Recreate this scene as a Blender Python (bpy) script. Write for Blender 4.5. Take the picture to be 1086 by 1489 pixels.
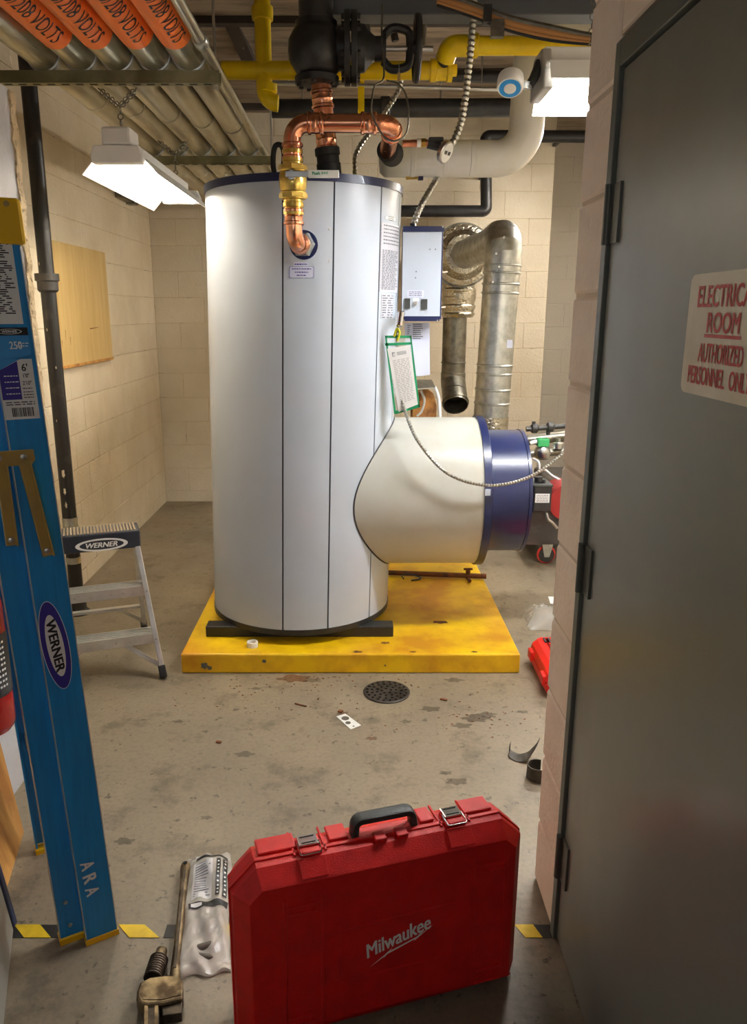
import bpy, bmesh, math, random
from mathutils import Vector, Matrix

random.seed(7)
S = bpy.context.scene
for _o in list(bpy.data.objects):
    bpy.data.objects.remove(_o)
COL = S.collection

# ------------------------------------------------------------------ camera
F = 1130.0            # focal length in pixels of the 1086 x 1489 frame
PU, PV = 515.0, 744.5  # principal point
PITCH = math.radians(14.4)
CAMH = 1.6
cam_d = bpy.data.cameras.new('camera')
cam = bpy.data.objects.new('camera', cam_d)
COL.objects.link(cam)
cam.location = (0, 0, CAMH)
cam.rotation_euler = (math.radians(90) - PITCH, 0, 0)
cam_d.sensor_fit = 'VERTICAL'
cam_d.sensor_height = 36.0
cam_d.lens = F / 1489.0 * 36.0
cam_d.shift_x = (543.0 - PU) / 1489.0
cam_d.clip_start = 0.02
S.camera = cam

# ------------------------------------------------------------------ world, light levels, exposure
w = bpy.data.worlds.new('world')
S.world = w
w.use_nodes = True
w.node_tree.nodes['Background'].inputs[0].default_value = (0.8, 0.86, 1.0, 1)
w.node_tree.nodes['Background'].inputs[1].default_value = 0.05
TUBE_LEFT = 24.0       # emission strength of the lamps hung left of the tank
TUBE_RIGHT = 105.0      # of the lamp hung right of the tank
FILL_FAR = 68.0        # of the added fill lamp over the far side of the room
FILL_HALL = 7.0        # of the added fill lamp behind the camera
S.view_settings.view_transform = 'Standard'
S.view_settings.look = 'None'
S.view_settings.exposure = 0.62
S.view_settings.gamma = 1.0
S.view_settings.use_curve_mapping = False

# ------------------------------------------------------------------ projection helpers (where a sight line meets a plane)
_sp, _cp = math.sin(PITCH), math.cos(PITCH)
CAMP = Vector((0, 0, CAMH))
def ray(u, v):
    x = (u - PU) / F
    y = (v - PV) / F
    return Vector((x, _cp - y * _sp, -_sp - y * _cp))
def P(u, v, Y):
    d = ray(u, v)
    return CAMP + d * (Y / d.y)
def PZ(u, v, z):
    d = ray(u, v)
    return CAMP + d * ((z - CAMH) / d.z)
def PX(u, v, X):
    d = ray(u, v)
    return CAMP + d * (X / d.x)
def PP(u, v, o, n):
    d = ray(u, v)
    return CAMP + d * ((o - CAMP).dot(n) / d.dot(n))

# ------------------------------------------------------------------ materials
def lin(c):
    return tuple(((x / 255.0) / 12.92 if x / 255.0 <= 0.04045 else ((x / 255.0 + 0.055) / 1.055) ** 2.4) for x in c)
def mat(name, col, rough=0.5, metal=0.0, col2=None, scale=8.0, amt=1.0, lo=0.4, hi=0.65, bump=0.0, bscale=80.0,
        alpha=1.0, emit=None, estr=0.0, rvar=0.0, coat=0.0, rand=0.0, stretch=None, trans=0.0, detail=4.0, world=False):
    m = bpy.data.materials.new(name)
    m.use_nodes = True
    nt = m.node_tree
    b = nt.nodes['Principled BSDF']
    c1 = lin(col) + (1,)
    b.inputs['Base Color'].default_value = c1
    b.inputs['Roughness'].default_value = rough
    b.inputs['Metallic'].default_value = metal
    b.inputs['Alpha'].default_value = alpha
    b.inputs['Coat Weight'].default_value = coat
    b.inputs['Transmission Weight'].default_value = trans
    if emit:
        b.inputs['Emission Color'].default_value = emit + (1,)
        b.inputs['Emission Strength'].default_value = estr
    tc = nt.nodes.new('ShaderNodeTexCoord')
    vec = tc.outputs['Object']
    if world:
        vec = nt.nodes.new('ShaderNodeNewGeometry').outputs['Position']
    if stretch:
        mp = nt.nodes.new('ShaderNodeMapping')
        mp.inputs['Scale'].default_value = stretch
        nt.links.new(vec, mp.inputs['Vector'])
        vec = mp.outputs['Vector']
    colout = None
    if col2:
        n = nt.nodes.new('ShaderNodeTexNoise')
        n.inputs['Scale'].default_value = scale
        n.inputs['Detail'].default_value = detail
        n.inputs['Roughness'].default_value = 0.6
        nt.links.new(vec, n.inputs['Vector'])
        r = nt.nodes.new('ShaderNodeMapRange')
        r.inputs['From Min'].default_value = lo
        r.inputs['From Max'].default_value = hi
        r.inputs['To Max'].default_value = amt
        nt.links.new(n.outputs['Fac'], r.inputs['Value'])
        mx = nt.nodes.new('ShaderNodeMix')
        mx.data_type = 'RGBA'
        mx.inputs['A'].default_value = c1
        mx.inputs['B'].default_value = lin(col2) + (1,)
        nt.links.new(r.outputs['Result'], mx.inputs['Factor'])
        colout = mx.outputs['Result']
        if rvar:
            r2 = nt.nodes.new('ShaderNodeMapRange')
            r2.inputs['From Min'].default_value = lo
            r2.inputs['From Max'].default_value = hi
            r2.inputs['To Min'].default_value = rough
            r2.inputs['To Max'].default_value = rough + rvar
            nt.links.new(n.outputs['Fac'], r2.inputs['Value'])
            nt.links.new(r2.outputs['Result'], b.inputs['Roughness'])
    if rand:
        oi = nt.nodes.new('ShaderNodeObjectInfo')
        mr = nt.nodes.new('ShaderNodeMapRange')
        mr.inputs['To Min'].default_value = 1.0 - rand
        mr.inputs['To Max'].default_value = 1.0 + rand * 0.4
        nt.links.new(oi.outputs['Random'], mr.inputs['Value'])
        hs = nt.nodes.new('ShaderNodeHueSaturation')
        nt.links.new(mr.outputs['Result'], hs.inputs['Value'])
        if colout:
            nt.links.new(colout, hs.inputs['Color'])
        else:
            hs.inputs['Color'].default_value = c1
        colout = hs.outputs['Color']
    if colout:
        nt.links.new(colout, b.inputs['Base Color'])
    if bump:
        n2 = nt.nodes.new('ShaderNodeTexNoise')
        n2.inputs['Scale'].default_value = bscale
        n2.inputs['Detail'].default_value = 3.0
        nt.links.new(vec, n2.inputs['Vector'])
        bp = nt.nodes.new('ShaderNodeBump')
        bp.inputs['Strength'].default_value = bump
        bp.inputs['Distance'].default_value = 0.01
        nt.links.new(n2.outputs['Fac'], bp.inputs['Height'])
        nt.links.new(bp.outputs['Normal'], b.inputs['Normal'])
    return m

M = {}
M['block'] = mat('painted_block', (228, 214, 188), 0.75, col2=(206, 186, 152), scale=2.2, amt=0.55, bump=0.45, bscale=55, rand=0.025, world=True)
M['block_back'] = mat('painted_block_back', (218, 207, 186), 0.75, col2=(198, 182, 156), scale=1.8, amt=0.5, bump=0.4, bscale=55, rand=0.025, world=True)
M['joint'] = mat('painted_joint', (206, 186, 150), 0.85, col2=(120, 102, 78), scale=9, lo=0.56, hi=0.7, bump=0.5, bscale=70, world=True)
M['block_shade_grey'] = mat('shade_grey_block', (186, 178, 164), 0.8, bump=0.4, bscale=55, rand=0.025, world=True)  # darker grey put into the colour in place of shade on the set-back wall
M['block_jamb'] = mat('jamb_block', (244, 224, 204), 0.75, col2=(232, 208, 186), scale=6, amt=0.5, bump=0.5, bscale=60, rand=0.03, world=True)
M['joint_jamb'] = mat('jamb_joint', (214, 192, 168), 0.85, bump=0.4)
M['white_wall'] = mat('white_plaster', (206, 208, 214), 0.7, col2=(186, 184, 182), scale=5, amt=0.5, bump=0.5, bscale=40)
M['plaster'] = mat('rough_plaster', (214, 192, 154), 0.85, col2=(140, 118, 88), scale=40, lo=0.55, hi=0.7, bump=0.9, bscale=50)
M['ceiling'] = mat('old_ceiling', (156, 140, 122), 0.9, col2=(112, 98, 84), scale=2.5, bump=0.4, bscale=20, stretch=(1, 5, 1))
M['pad'] = mat('yellow_pad_paint', (240, 196, 8), 0.42, col2=(196, 130, 14), scale=3.2, lo=0.44, hi=0.66, amt=0.9, bump=0.12, bscale=60)
M['rust'] = mat('rust', (120, 66, 24), 0.85, col2=(78, 50, 28), scale=30)
M['chip'] = mat('chipped_spot', (84, 84, 78), 0.85)
M['jacket'] = mat('white_enamel', (190, 199, 212), 0.26, col2=(184, 192, 202), scale=3, amt=0.5, coat=0.1)
M['drum'] = mat('cream_enamel', (192, 191, 182), 0.34, col2=(180, 174, 154), scale=4, lo=0.5, hi=0.75, amt=0.7)
M['seam'] = mat('dark_seam', (60, 60, 62), 0.7)
M['navy'] = mat('navy_enamel', (15, 27, 72), 0.32, coat=0.15)
M['navy_dark'] = mat('navy_shade', (28, 38, 74), 0.5)
M['black'] = mat('black_paint', (30, 30, 31), 0.42, col2=(44, 43, 42), scale=12)
M['black_iron'] = mat('black_iron', (52, 49, 46), 0.5, col2=(84, 78, 70), scale=9, lo=0.5, hi=0.75, bump=0.1)
M['black_rubber'] = mat('black_insulation', (27, 27, 28), 0.65, bump=0.1)
M['pipe_black'] = mat('black_steel_pipe', (36, 34, 33), 0.38, col2=(60, 55, 50), scale=10, lo=0.55, hi=0.7)
M['paint_drip'] = mat('cream_drips', (214, 202, 178), 0.8)
M['copper'] = mat('copper', (236, 168, 134), 0.22, 1.0, col2=(212, 136, 100), scale=9, lo=0.45, hi=0.75, rvar=0.10)
M['copper_worn'] = mat('copper_worn', (222, 148, 114), 0.28, 1.0, col2=(164, 98, 68), scale=14, lo=0.45, hi=0.7, rvar=0.15)
M['brass'] = mat('brass', (220, 190, 104), 0.28, 1.0, col2=(184, 152, 76), scale=12)
M['steel'] = mat('bright_steel', (196, 196, 194), 0.28, 1.0)
M['galv'] = mat('galvanised', (200, 202, 198), 0.32, 1.0, col2=(172, 174, 170), scale=26, rvar=0.12)
M['galv_dark'] = mat('galvanised_dark', (140, 138, 128), 0.36, 1.0, col2=(112, 108, 98), scale=16, rvar=0.1)
M['conduit'] = mat('steel_conduit', (206, 202, 184), 0.28, 1.0, col2=(176, 168, 146), scale=10, rvar=0.12, stretch=(1, .2, 1))
M['channel'] = mat('green_gold_channel', (150, 146, 112), 0.42, 0.85, col2=(118, 112, 80), scale=6)
M['foil'] = mat('crumpled_foil', (206, 200, 184), 0.25, 1.0, bump=1.0, bscale=45)
M['flex'] = mat('flex_armour', (184, 182, 174), 0.3, 1.0)
M['yellow'] = mat('gas_yellow', (250, 216, 8), 0.36, col2=(232, 192, 6), scale=8, amt=0.6)
M['white_ins'] = mat('white_pipe_jacket', (226, 222, 206), 0.42, col2=(232, 232, 232), scale=3, bump=0.12, bscale=40)
M['beige_ins'] = mat('beige_pipe_jacket', (190, 166, 128), 0.6, bump=0.15, bscale=40)
M['grey_beam'] = mat('grey_paint_beam', (88, 92, 98), 0.5)
M['dark_wood'] = mat('dark_beam', (58, 50, 44), 0.8, bump=0.2)
M['tan'] = mat('tan_cable', (196, 142, 84), 0.5)
M['lamp_white'] = mat('lamp_white', (232, 230, 224), 0.45)
M['lamp_grey'] = mat('lamp_grey', (170, 166, 158), 0.5)
M['blue_ring'] = mat('blue_ring', (32, 140, 214), 0.4)
M['tube_l'] = mat('lit_tube_a', (255, 250, 240), 0.4, emit=(1.0, 0.90, 0.74), estr=TUBE_LEFT)
M['tube_r'] = mat('lit_tube_b', (255, 250, 240), 0.4, emit=(0.96, 0.98, 1.0), estr=TUBE_RIGHT)
M['tube_fill_far'] = mat('fill_tube_d', (255, 250, 240), 0.4, emit=(1.0, 0.95, 0.88), estr=FILL_FAR)
M['tube_fill_hall'] = mat('fill_tube_c', (255, 250, 240), 0.4, emit=(0.92, 0.96, 1.0), estr=FILL_HALL)
M['red_case'] = mat('red_plastic', (224, 22, 17), 0.42, col2=(208, 18, 14), scale=20, bump=0.25, bscale=420)
M['red_bright'] = mat('bright_red_plastic', (226, 34, 26), 0.4)
M['red_dull'] = mat('dull_red', (138, 26, 24), 0.5)
M['red_ext'] = mat('red_gloss', (170, 20, 20), 0.25, coat=0.3)
M['handle'] = mat('dark_grey_plastic', (52, 54, 52), 0.5, bump=0.15, bscale=200)
M['chrome'] = mat('chrome', (215, 215, 215), 0.15, 1.0)
M['logo'] = mat('logo_white', (250, 248, 244), 0.5)
M['white_print'] = mat('white_print', (236, 236, 232), 0.5)
M['black_print'] = mat('black_print', (24, 24, 26), 0.5)
M['grey_print'] = mat('grey_print', (104, 106, 116), 0.6)
M['pale_print'] = mat('pale_print', (176, 170, 170), 0.6)
M['violet_print'] = mat('violet_print', (52, 40, 140), 0.5)
M['light_blue'] = mat('label_blue', (60, 148, 214), 0.5)
M['paper'] = mat('paper', (226, 224, 222), 0.6)
M['paper_blue'] = mat('bluish_paper', (204, 208, 228), 0.5)
M['silver_label'] = mat('silver_label', (196, 196, 204), 0.45)
M['ladder'] = mat('blue_fibreglass', (30, 138, 204), 0.34, col2=(24, 124, 190), scale=14, stretch=(6, 6, .4), bump=0.05, bscale=90)
M['alu'] = mat('aluminium', (222, 222, 220), 0.32, 0.75, col2=(200, 200, 198), scale=10)
M['yellow_plastic'] = mat('yellow_plastic', (226, 178, 12), 0.45)
M['zinc'] = mat('yellow_zinc', (186, 154, 80), 0.34, 0.35, col2=(160, 138, 92), scale=9)
M['stool_cap'] = mat('charcoal_plastic', (44, 48, 58), 0.4)
M['tread'] = mat('tan_tread', (150, 134, 112), 0.7)
M['wood'] = mat('plywood', (210, 156, 84), 0.6, col2=(160, 104, 46), scale=4, stretch=(3, 3, .5), lo=0.42, hi=0.66)
M['board'] = mat('varnished_board', (214, 184, 124), 0.4, col2=(204, 170, 108), scale=5, stretch=(1, 4, .4))
M['floor'] = None
M['door'] = mat('grey_green_door', (128, 128, 118), 0.30, col2=(118, 116, 106), scale=2.0, amt=0.8, rvar=0.06)
M['door_frame'] = mat('grey_frame', (94, 96, 88), 0.45)
M['hinge'] = mat('painted_hinge', (84, 84, 76), 0.42, 0.3)
M['scratch'] = mat('pale_scuff', (150, 146, 134), 0.6)
M['sign'] = mat('cream_sign', (222, 208, 184), 0.5, col2=(206, 190, 162), scale=8)
M['sign_red'] = mat('sign_red', (196, 52, 48), 0.5)
M['orange'] = mat('orange_label', (242, 122, 40), 0.5)
M['tape_black'] = mat('tape_black', (34, 33, 31), 0.5)
M['tape_yellow'] = mat('tape_yellow', (236, 202, 28), 0.45, col2=(214, 178, 20), scale=20)
M['green'] = mat('green_vinyl', (28, 142, 92), 0.4)
M['clear'] = mat('clear_plastic', (214, 218, 216), 0.2, alpha=0.30)
M['bag'] = mat('bag_plastic', (226, 220, 208), 0.22, alpha=0.62, bump=0.35, bscale=30)
M['bag_thin'] = mat('thin_bag_plastic', (230, 226, 216), 0.15, alpha=0.35, bump=0.5, bscale=30)
M['stain'] = mat('floor_stain', (74, 58, 42), 0.6, alpha=0.38)
M['rust_stain'] = mat('rust_stain', (128, 70, 22), 0.6, alpha=0.5)
M['wrench'] = mat('worn_wrench', (150, 132, 100), 0.4, 0.8, col2=(92, 76, 56), scale=18, lo=0.4, hi=0.6, rvar=0.2)
M['wrench_dark'] = mat('dark_tool_steel', (78, 68, 56), 0.45, 0.7, col2=(48, 42, 36), scale=30)
M['drain'] = mat('cast_iron', (66, 60, 54), 0.5, 0.5, col2=(42, 38, 36), scale=24)
M['void'] = mat('dark_void', (12, 12, 12), 0.9)
M['grey_part'] = mat('grey_lump', (92, 84, 74), 0.7)
M['brown_ins'] = mat('brown_fibre', (170, 116, 58), 0.9, col2=(110, 70, 36), scale=20, bump=0.8, bscale=40)
M['yellow_tie'] = mat('lime_tie', (214, 214, 40), 0.4)
M['red_wheel'] = mat('red_tread', (190, 44, 36), 0.45)
M['green_tag'] = mat('green_tag', (52, 160, 92), 0.5)
M['dark_scrap'] = mat('dark_scrap', (70, 64, 54), 0.5, 0.3, col2=(48, 44, 38), scale=20)
M['grey_cloth'] = mat('grey_foam', (150, 146, 136), 0.8, bump=0.2)

def floor_material():
    m = bpy.data.materials.new('painted_concrete')
    m.use_nodes = True
    nt = m.node_tree
    b = nt.nodes['Principled BSDF']
    tc = nt.nodes.new('ShaderNodeTexCoord')
    def noise(s, d=5, r=0.6):
        n = nt.nodes.new('ShaderNodeTexNoise')
        n.inputs['Scale'].default_value = s
        n.inputs['Detail'].default_value = d
        n.inputs['Roughness'].default_value = r
        nt.links.new(tc.outputs['Object'], n.inputs['Vector'])
        return n.outputs['Fac']
    def rng(f, a, c, t0=0.0, t1=1.0):
        r = nt.nodes.new('ShaderNodeMapRange')
        r.inputs['From Min'].default_value = a
        r.inputs['From Max'].default_value = c
        r.inputs['To Min'].default_value = t0
        r.inputs['To Max'].default_value = t1
        nt.links.new(f, r.inputs['Value'])
        return r.outputs['Result']
    def mix(f, a, c):
        x = nt.nodes.new('ShaderNodeMix')
        x.data_type = 'RGBA'
        nt.links.new(f, x.inputs['Factor'])
        for k, q in (('A', a), ('B', c)):
            if isinstance(q, tuple):
                x.inputs[k].default_value = lin(q) + (1,)
            else:
                nt.links.new(q, x.inputs[k])
        return x.outputs['Result']
    base = mix(rng(noise(1.3), 0.35, 0.65), (124, 112, 94), (146, 131, 108))
    fine = mix(rng(noise(60, 2), 0.45, 0.7, 0, 0.35), base, (98, 90, 78))
    st = mix(rng(noise(5.5, 6, 0.7), 0.53, 0.66, 0, 0.6), fine, (78, 66, 50))
    sp = mix(rng(noise(23, 3, 0.7), 0.62, 0.68, 0, 0.75), st, (70, 56, 42))
    nt.links.new(sp, b.inputs['Base Color'])
    nt.links.new(rng(noise(3.0), 0.3, 0.7, 0.34, 0.55), b.inputs['Roughness'])
    bp = nt.nodes.new('ShaderNodeBump')
    bp.inputs['Strength'].default_value = 0.12
    bp.inputs['Distance'].default_value = 0.01
    nt.links.new(noise(35, 3), bp.inputs['Height'])
    nt.links.new(bp.outputs['Normal'], b.inputs['Normal'])
    return m
M['floor'] = floor_material()

# ------------------------------------------------------------------ object helpers
OFF = {}
def props(o, label=None, cat=None, group=None, kind=None):
    if label: o['label'] = label
    if cat: o['category'] = cat
    if group: o['group'] = group
    if kind: o['kind'] = kind
    return o
def thing(name, label, cat, loc, group=None, kind=None):
    o = bpy.data.objects.new(name, None)
    COL.objects.link(o)
    o.location = loc
    o.empty_display_size = 0.05
    OFF[o] = Vector(loc)
    return props(o, label, cat, group, kind)

def frame(d):
    d = d.normalized()
    a = Vector((0, 0, 1)) if abs(d.z) < 0.9 else Vector((1, 0, 0))
    x = a.cross(d).normalized()
    return x, d.cross(x).normalized()

class MB:
    def __init__(s):
        s.v = []; s.f = []
    def add(s, vs, fs):
        k = len(s.v)
        s.v += [Vector(p) for p in vs]
        s.f += [tuple(i + k for i in q) for q in fs]
        return s
    def box(s, c, size, ex=(1, 0, 0), ey=(0, 1, 0), ez=(0, 0, 1)):
        c = Vector(c); ex, ey, ez = Vector(ex), Vector(ey), Vector(ez)
        a, b, d = size[0] / 2, size[1] / 2, size[2] / 2
        vs = [c + ex * (a * i) + ey * (b * j) + ez * (d * k) for k in (-1, 1) for j in (-1, 1) for i in (-1, 1)]
        return s.add(vs, [(0, 2, 3, 1), (4, 5, 7, 6), (0, 1, 5, 4), (2, 6, 7, 3), (0, 4, 6, 2), (1, 3, 7, 5)])
    def bb(s, x0, x1, y0, y1, z0, z1):
        return s.box(((x0 + x1) / 2, (y0 + y1) / 2, (z0 + z1) / 2), (x1 - x0, y1 - y0, z1 - z0))
    def bar(s, p, q, wd, th, up=(0, 0, 1)):
        p, q = Vector(p), Vector(q)
        d = (q - p).normalized()
        a = Vector(up).cross(d).normalized()
        b = d.cross(a)
        return s.box((p + q) / 2, (wd, th, (q - p).length), a, b, d)
    def tube(s, pts, r, n=16, caps=True):
        pts = [Vector(p) for p in pts]
        rs = r if isinstance(r, (list, tuple)) else [r] * len(pts)
        ds = []
        for i in range(len(pts)):
            a = pts[min(i + 1, len(pts) - 1)] - pts[max(i - 1, 0)]
            ds.append(a.normalized())
        x, y = frame(ds[0])
        vs, fs = [], []
        for i, p in enumerate(pts):
            if i:
                x = (x - ds[i] * x.dot(ds[i])).normalized()
                y = ds[i].cross(x)
            for k in range(n):
                t = 2 * math.pi * k / n
                vs.append(p + x * (rs[i] * math.cos(t)) + y * (rs[i] * math.sin(t)))
        for i in range(len(pts) - 1):
            for k in range(n):
                fs.append((i * n + k, i * n + (k + 1) % n, (i + 1) * n + (k + 1) % n, (i + 1) * n + k))
        if caps:
            fs.append(tuple(range(n))[::-1])
            fs.append(tuple((len(pts) - 1) * n + k for k in range(n)))
        return s.add(vs, fs)
    def cyl(s, p, q, r, r2=None, n=24, caps=True):
        return s.tube([p, q], [r, r if r2 is None else r2], n, caps)
    def lathe(s, o, axis, prof, n=28, caps=True):
        o, d = Vector(o), Vector(axis).normalized()
        return s.tube_prof(o, d, prof, n, caps)
    def tube_prof(s, o, d, prof, n, caps):
        x, y = frame(d)
        vs, fs = [], []
        for (r, h) in prof:
            for k in range(n):
                t = 2 * math.pi * k / n
                vs.append(o + d * h + x * (r * math.cos(t)) + y * (r * math.sin(t)))
        for i in range(len(prof) - 1):
            for k in range(n):
                fs.append((i * n + k, i * n + (k + 1) % n, (i + 1) * n + (k + 1) % n, (i + 1) * n + k))
        if caps:
            fs.append(tuple(range(n))[::-1])
            fs.append(tuple((len(prof) - 1) * n + k for k in range(n)))
        return s.add(vs, fs)
    def ring(s, o, axis, R, r, n=32, m=10):
        o, d = Vector(o), Vector(axis).normalized()
        x, y = frame(d)
        vs, fs = [], []
        for i in range(n):
            a = 2 * math.pi * i / n
            e = x * math.cos(a) + y * math.sin(a)
            for k in range(m):
                t = 2 * math.pi * k / m
                vs.append(o + e * (R + r * math.cos(t)) + d * (r * math.sin(t)))
        for i in range(n):
            for k in range(m):
                fs.append((i * m + k, ((i + 1) % n) * m + k, ((i + 1) % n) * m + (k + 1) % m, i * m + (k + 1) % m))
        return s.add(vs, fs)
    def prism(s, poly, ext):
        ext = Vector(ext)
        poly = [Vector(p) for p in poly]
        n = len(poly)
        fs = [tuple(range(n))[::-1], tuple(range(n, 2 * n))]
        fs += [(i, (i + 1) % n, n + (i + 1) % n, n + i) for i in range(n)]
        return s.add(poly + [p + ext for p in poly], fs)
    def loft(s, rings, caps=True):
        n = len(rings[0])
        vs = [p for r in rings for p in r]
        fs = []
        for i in range(len(rings) - 1):
            for k in range(n):
                fs.append((i * n + k, i * n + (k + 1) % n, (i + 1) * n + (k + 1) % n, (i + 1) * n + k))
        if caps:
            fs.append(tuple(range(n))[::-1])
            fs.append(tuple((len(rings) - 1) * n + k for k in range(n)))
        return s.add(vs, fs)
    def map(s, fn):
        s.v = [Vector(fn(p)) for p in s.v]
        return s
    def build(s, name, m, parent=None, smooth=35, bevel=0.0, loc=None, fix=True, label=None, cat=None, group=None, kind=None):
        off = OFF.get(parent, Vector((0, 0, 0))) if parent else Vector(loc or (0, 0, 0))
        me = bpy.data.meshes.new(name)
        me.from_pydata([tuple(p - off) for p in s.v], [], s.f)
        if fix:
            bm = bmesh.new(); bm.from_mesh(me)
            bmesh.ops.recalc_face_normals(bm, faces=bm.faces)
            bm.to_mesh(me); bm.free()
        me.materials.append(M[m])
        if smooth:
            for p in me.polygons: p.use_smooth = True
            me.set_sharp_from_angle(angle=math.radians(smooth))
        o = bpy.data.objects.new(name, me)
        COL.objects.link(o)
        OFF[o] = off
        if parent:
            o.parent = parent
        else:
            o.location = off
        if bevel:
            b = o.modifiers.new('bevel', 'BEVEL')
            b.width = bevel; b.segments = 2; b.limit_method = 'ANGLE'
            b.harden_normals = False
        return props(o, label, cat, group, kind)

def put(name, mesh, m, parent, loc):
    o = bpy.data.objects.new(name, mesh)
    COL.objects.link(o)
    o.parent = parent
    o.location = Vector(loc) - OFF.get(parent, Vector((0, 0, 0)))
    return o

def fillet(pts, r, seg=8):
    pts = [Vector(p) for p in pts]
    out = [pts[0]]
    for i in range(1, len(pts) - 1):
        a, b, c = pts[i - 1], pts[i], pts[i + 1]
        d1, d2 = (a - b).normalized(), (c - b).normalized()
        ang = d1.angle(d2)
        if ang > 3.1:
            out.append(b); continue
        t = min(r / math.tan(ang / 2), (a - b).length * 0.49, (c - b).length * 0.49)
        rr = t * math.tan(ang / 2)
        bis = (d1 + d2).normalized()
        ctr = b + bis * (rr / math.sin(ang / 2))
        s0, s1 = b + d1 * t - ctr, b + d2 * t - ctr
        tot = s0.angle(s1)
        ax = s0.cross(s1).normalized()
        for k in range(seg + 1):
            out.append(ctr + Matrix.Rotation(tot * k / seg, 3, ax) @ s0)
    out.append(pts[-1])
    return out
def spline(pts, seg=8):
    pts = [Vector(p) for p in pts]
    q = [pts[0] * 2 - pts[1]] + pts + [pts[-1] * 2 - pts[-2]]
    out = []
    for i in range(1, len(q) - 2):
        for k in range(seg):
            t = k / seg
            a, b, c, d = q[i - 1], q[i], q[i + 1], q[i + 2]
            out.append(0.5 * ((2 * b) + (c - a) * t + (2 * a - 5 * b + 4 * c - d) * t * t + (3 * b - a - 3 * c + d) * t ** 3))
    out.append(pts[-1])
    return out
def flex(pts, r, pitch=0.009, n=10):
    pp = spline(pts, 40)
    L = 0; out = []; rs = []; nxt = 0
    for i in range(len(pp) - 1):
        d = (pp[i + 1] - pp[i]).length
        while nxt <= L + d and d > 0:
            out.append(pp[i].lerp(pp[i + 1], (nxt - L) / d)); rs.append(r if len(out) % 2 else r * 0.72)
            nxt += pitch / 2
        L += d
    return MB().tube(out, rs, n)

_fc = {}
def text2d(s, size=1.0, shear=0.0, bold=0.0, sx=1.0, spacing=1.0):
    key = (s, size, shear, bold, sx, spacing)
    if key in _fc: return _fc[key]
    c = bpy.data.curves.new('t', 'FONT')
    c.body = s; c.size = size; c.shear = shear
    c.align_x = 'CENTER'; c.align_y = 'CENTER'
    c.space_character = spacing
    c.resolution_u = 3
    o = bpy.data.objects.new('t', c)
    COL.objects.link(o)
    bpy.context.view_layer.update()
    me = bpy.data.meshes.new_from_object(o.evaluated_get(bpy.context.evaluated_depsgraph_get()))
    vs = [(p.co.x * sx, p.co.y) for p in me.vertices]
    fs = [tuple(p.vertices) for p in me.polygons]
    bpy.data.objects.remove(o); bpy.data.curves.remove(c); bpy.data.meshes.remove(me)
    if bold:   # thicken the strokes with shifted copies
        v0, f0 = vs, fs
        vs, fs = [], []
        for dx, dy in ((-bold, -bold), (bold, -bold), (bold, bold), (-bold, bold)):
            k0 = len(vs)
            vs += [(x + dx, y + dy * .5) for x, y in v0]
            fs += [tuple(i + k0 for i in f) for f in f0]
    _fc[key] = (vs, fs)
    return _fc[key]
def tess(vs, fs, mx):
    bm = bmesh.new()
    bv = [bm.verts.new((x, y, 0)) for x, y in vs]
    for f in fs:
        try: bm.faces.new([bv[i] for i in f])
        except ValueError: pass
    bmesh.ops.triangulate(bm, faces=bm.faces)
    for _ in range(5):
        e = [q for q in bm.edges if q.calc_length() > mx]
        if not e: break
        bmesh.ops.subdivide_edges(bm, edges=e, cuts=1)
        bmesh.ops.triangulate(bm, faces=bm.faces)
    bm.verts.index_update()
    out = [(q.co.x, q.co.y) for q in bm.verts], [tuple(q.index for q in f.verts) for f in bm.faces]
    bm.free()
    return out
def lifted(fn, x, y, k):
    p = fn(x, y)
    if not k: return p
    n_ = (fn(x + .001, y) - p).cross(fn(x, y + .001) - p)
    return p + n_.normalized() * (.0002 * k)
def lettering(mb, s, fn, size, mx=None, **k):
    vs, fs = text2d(s, size, **k)
    if mx: vs, fs = tess(vs, fs, mx)
    q = len(vs) // 4 if k.get('bold') and not mx else len(vs)
    return mb.add([lifted(fn, x, y, i // q) for i, (x, y) in enumerate(vs)], fs)
def plane_fn(o, ex, ey, lift=None):
    o, ex, ey = Vector(o), Vector(ex), Vector(ey)
    n = ex.cross(ey).normalized()
    l = n * (lift or 0)
    return lambda x, y: o + ex * x + ey * y + l
def rows(mb, fn, x0, x1, ys, h, rag=0.0, dash=0):
    for y in ys:
        xe = x1 - rag * random.random() * (x1 - x0)
        if dash:
            x = x0
            while x < xe - 0.002:
                l = dash * (0.5 + random.random())
                e = min(x + l, xe)
                mb.add([fn(x, y - h / 2), fn(e, y - h / 2), fn(e, y + h / 2), fn(x, y + h / 2)], [(0, 1, 2, 3)])
                x = e + dash * 0.3
        else:
            mb.add([fn(x0, y - h / 2), fn(xe, y - h / 2), fn(xe, y + h / 2), fn(x0, y + h / 2)], [(0, 1, 2, 3)])
    return mb
def rect(mb, fn, x0, x1, y0, y1):
    return mb.add([fn(x0, y0), fn(x1, y0), fn(x1, y1), fn(x0, y1)], [(0, 1, 2, 3)])
def cut(o, cutter_mb):
    c = cutter_mb.build('cutter', 'void', loc=(0, 0, 0), smooth=0)
    md = o.modifiers.new('b', 'BOOLEAN'); md.object = c; md.operation = 'DIFFERENCE'; md.solver = 'EXACT'
    bpy.context.view_layer.update()
    me = bpy.data.meshes.new_from_object(o.evaluated_get(bpy.context.evaluated_depsgraph_get()))
    o.modifiers.remove(md)
    old = o.data; o.data = me
    bpy.data.meshes.remove(old)
    bpy.data.objects.remove(c)
    return o

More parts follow.
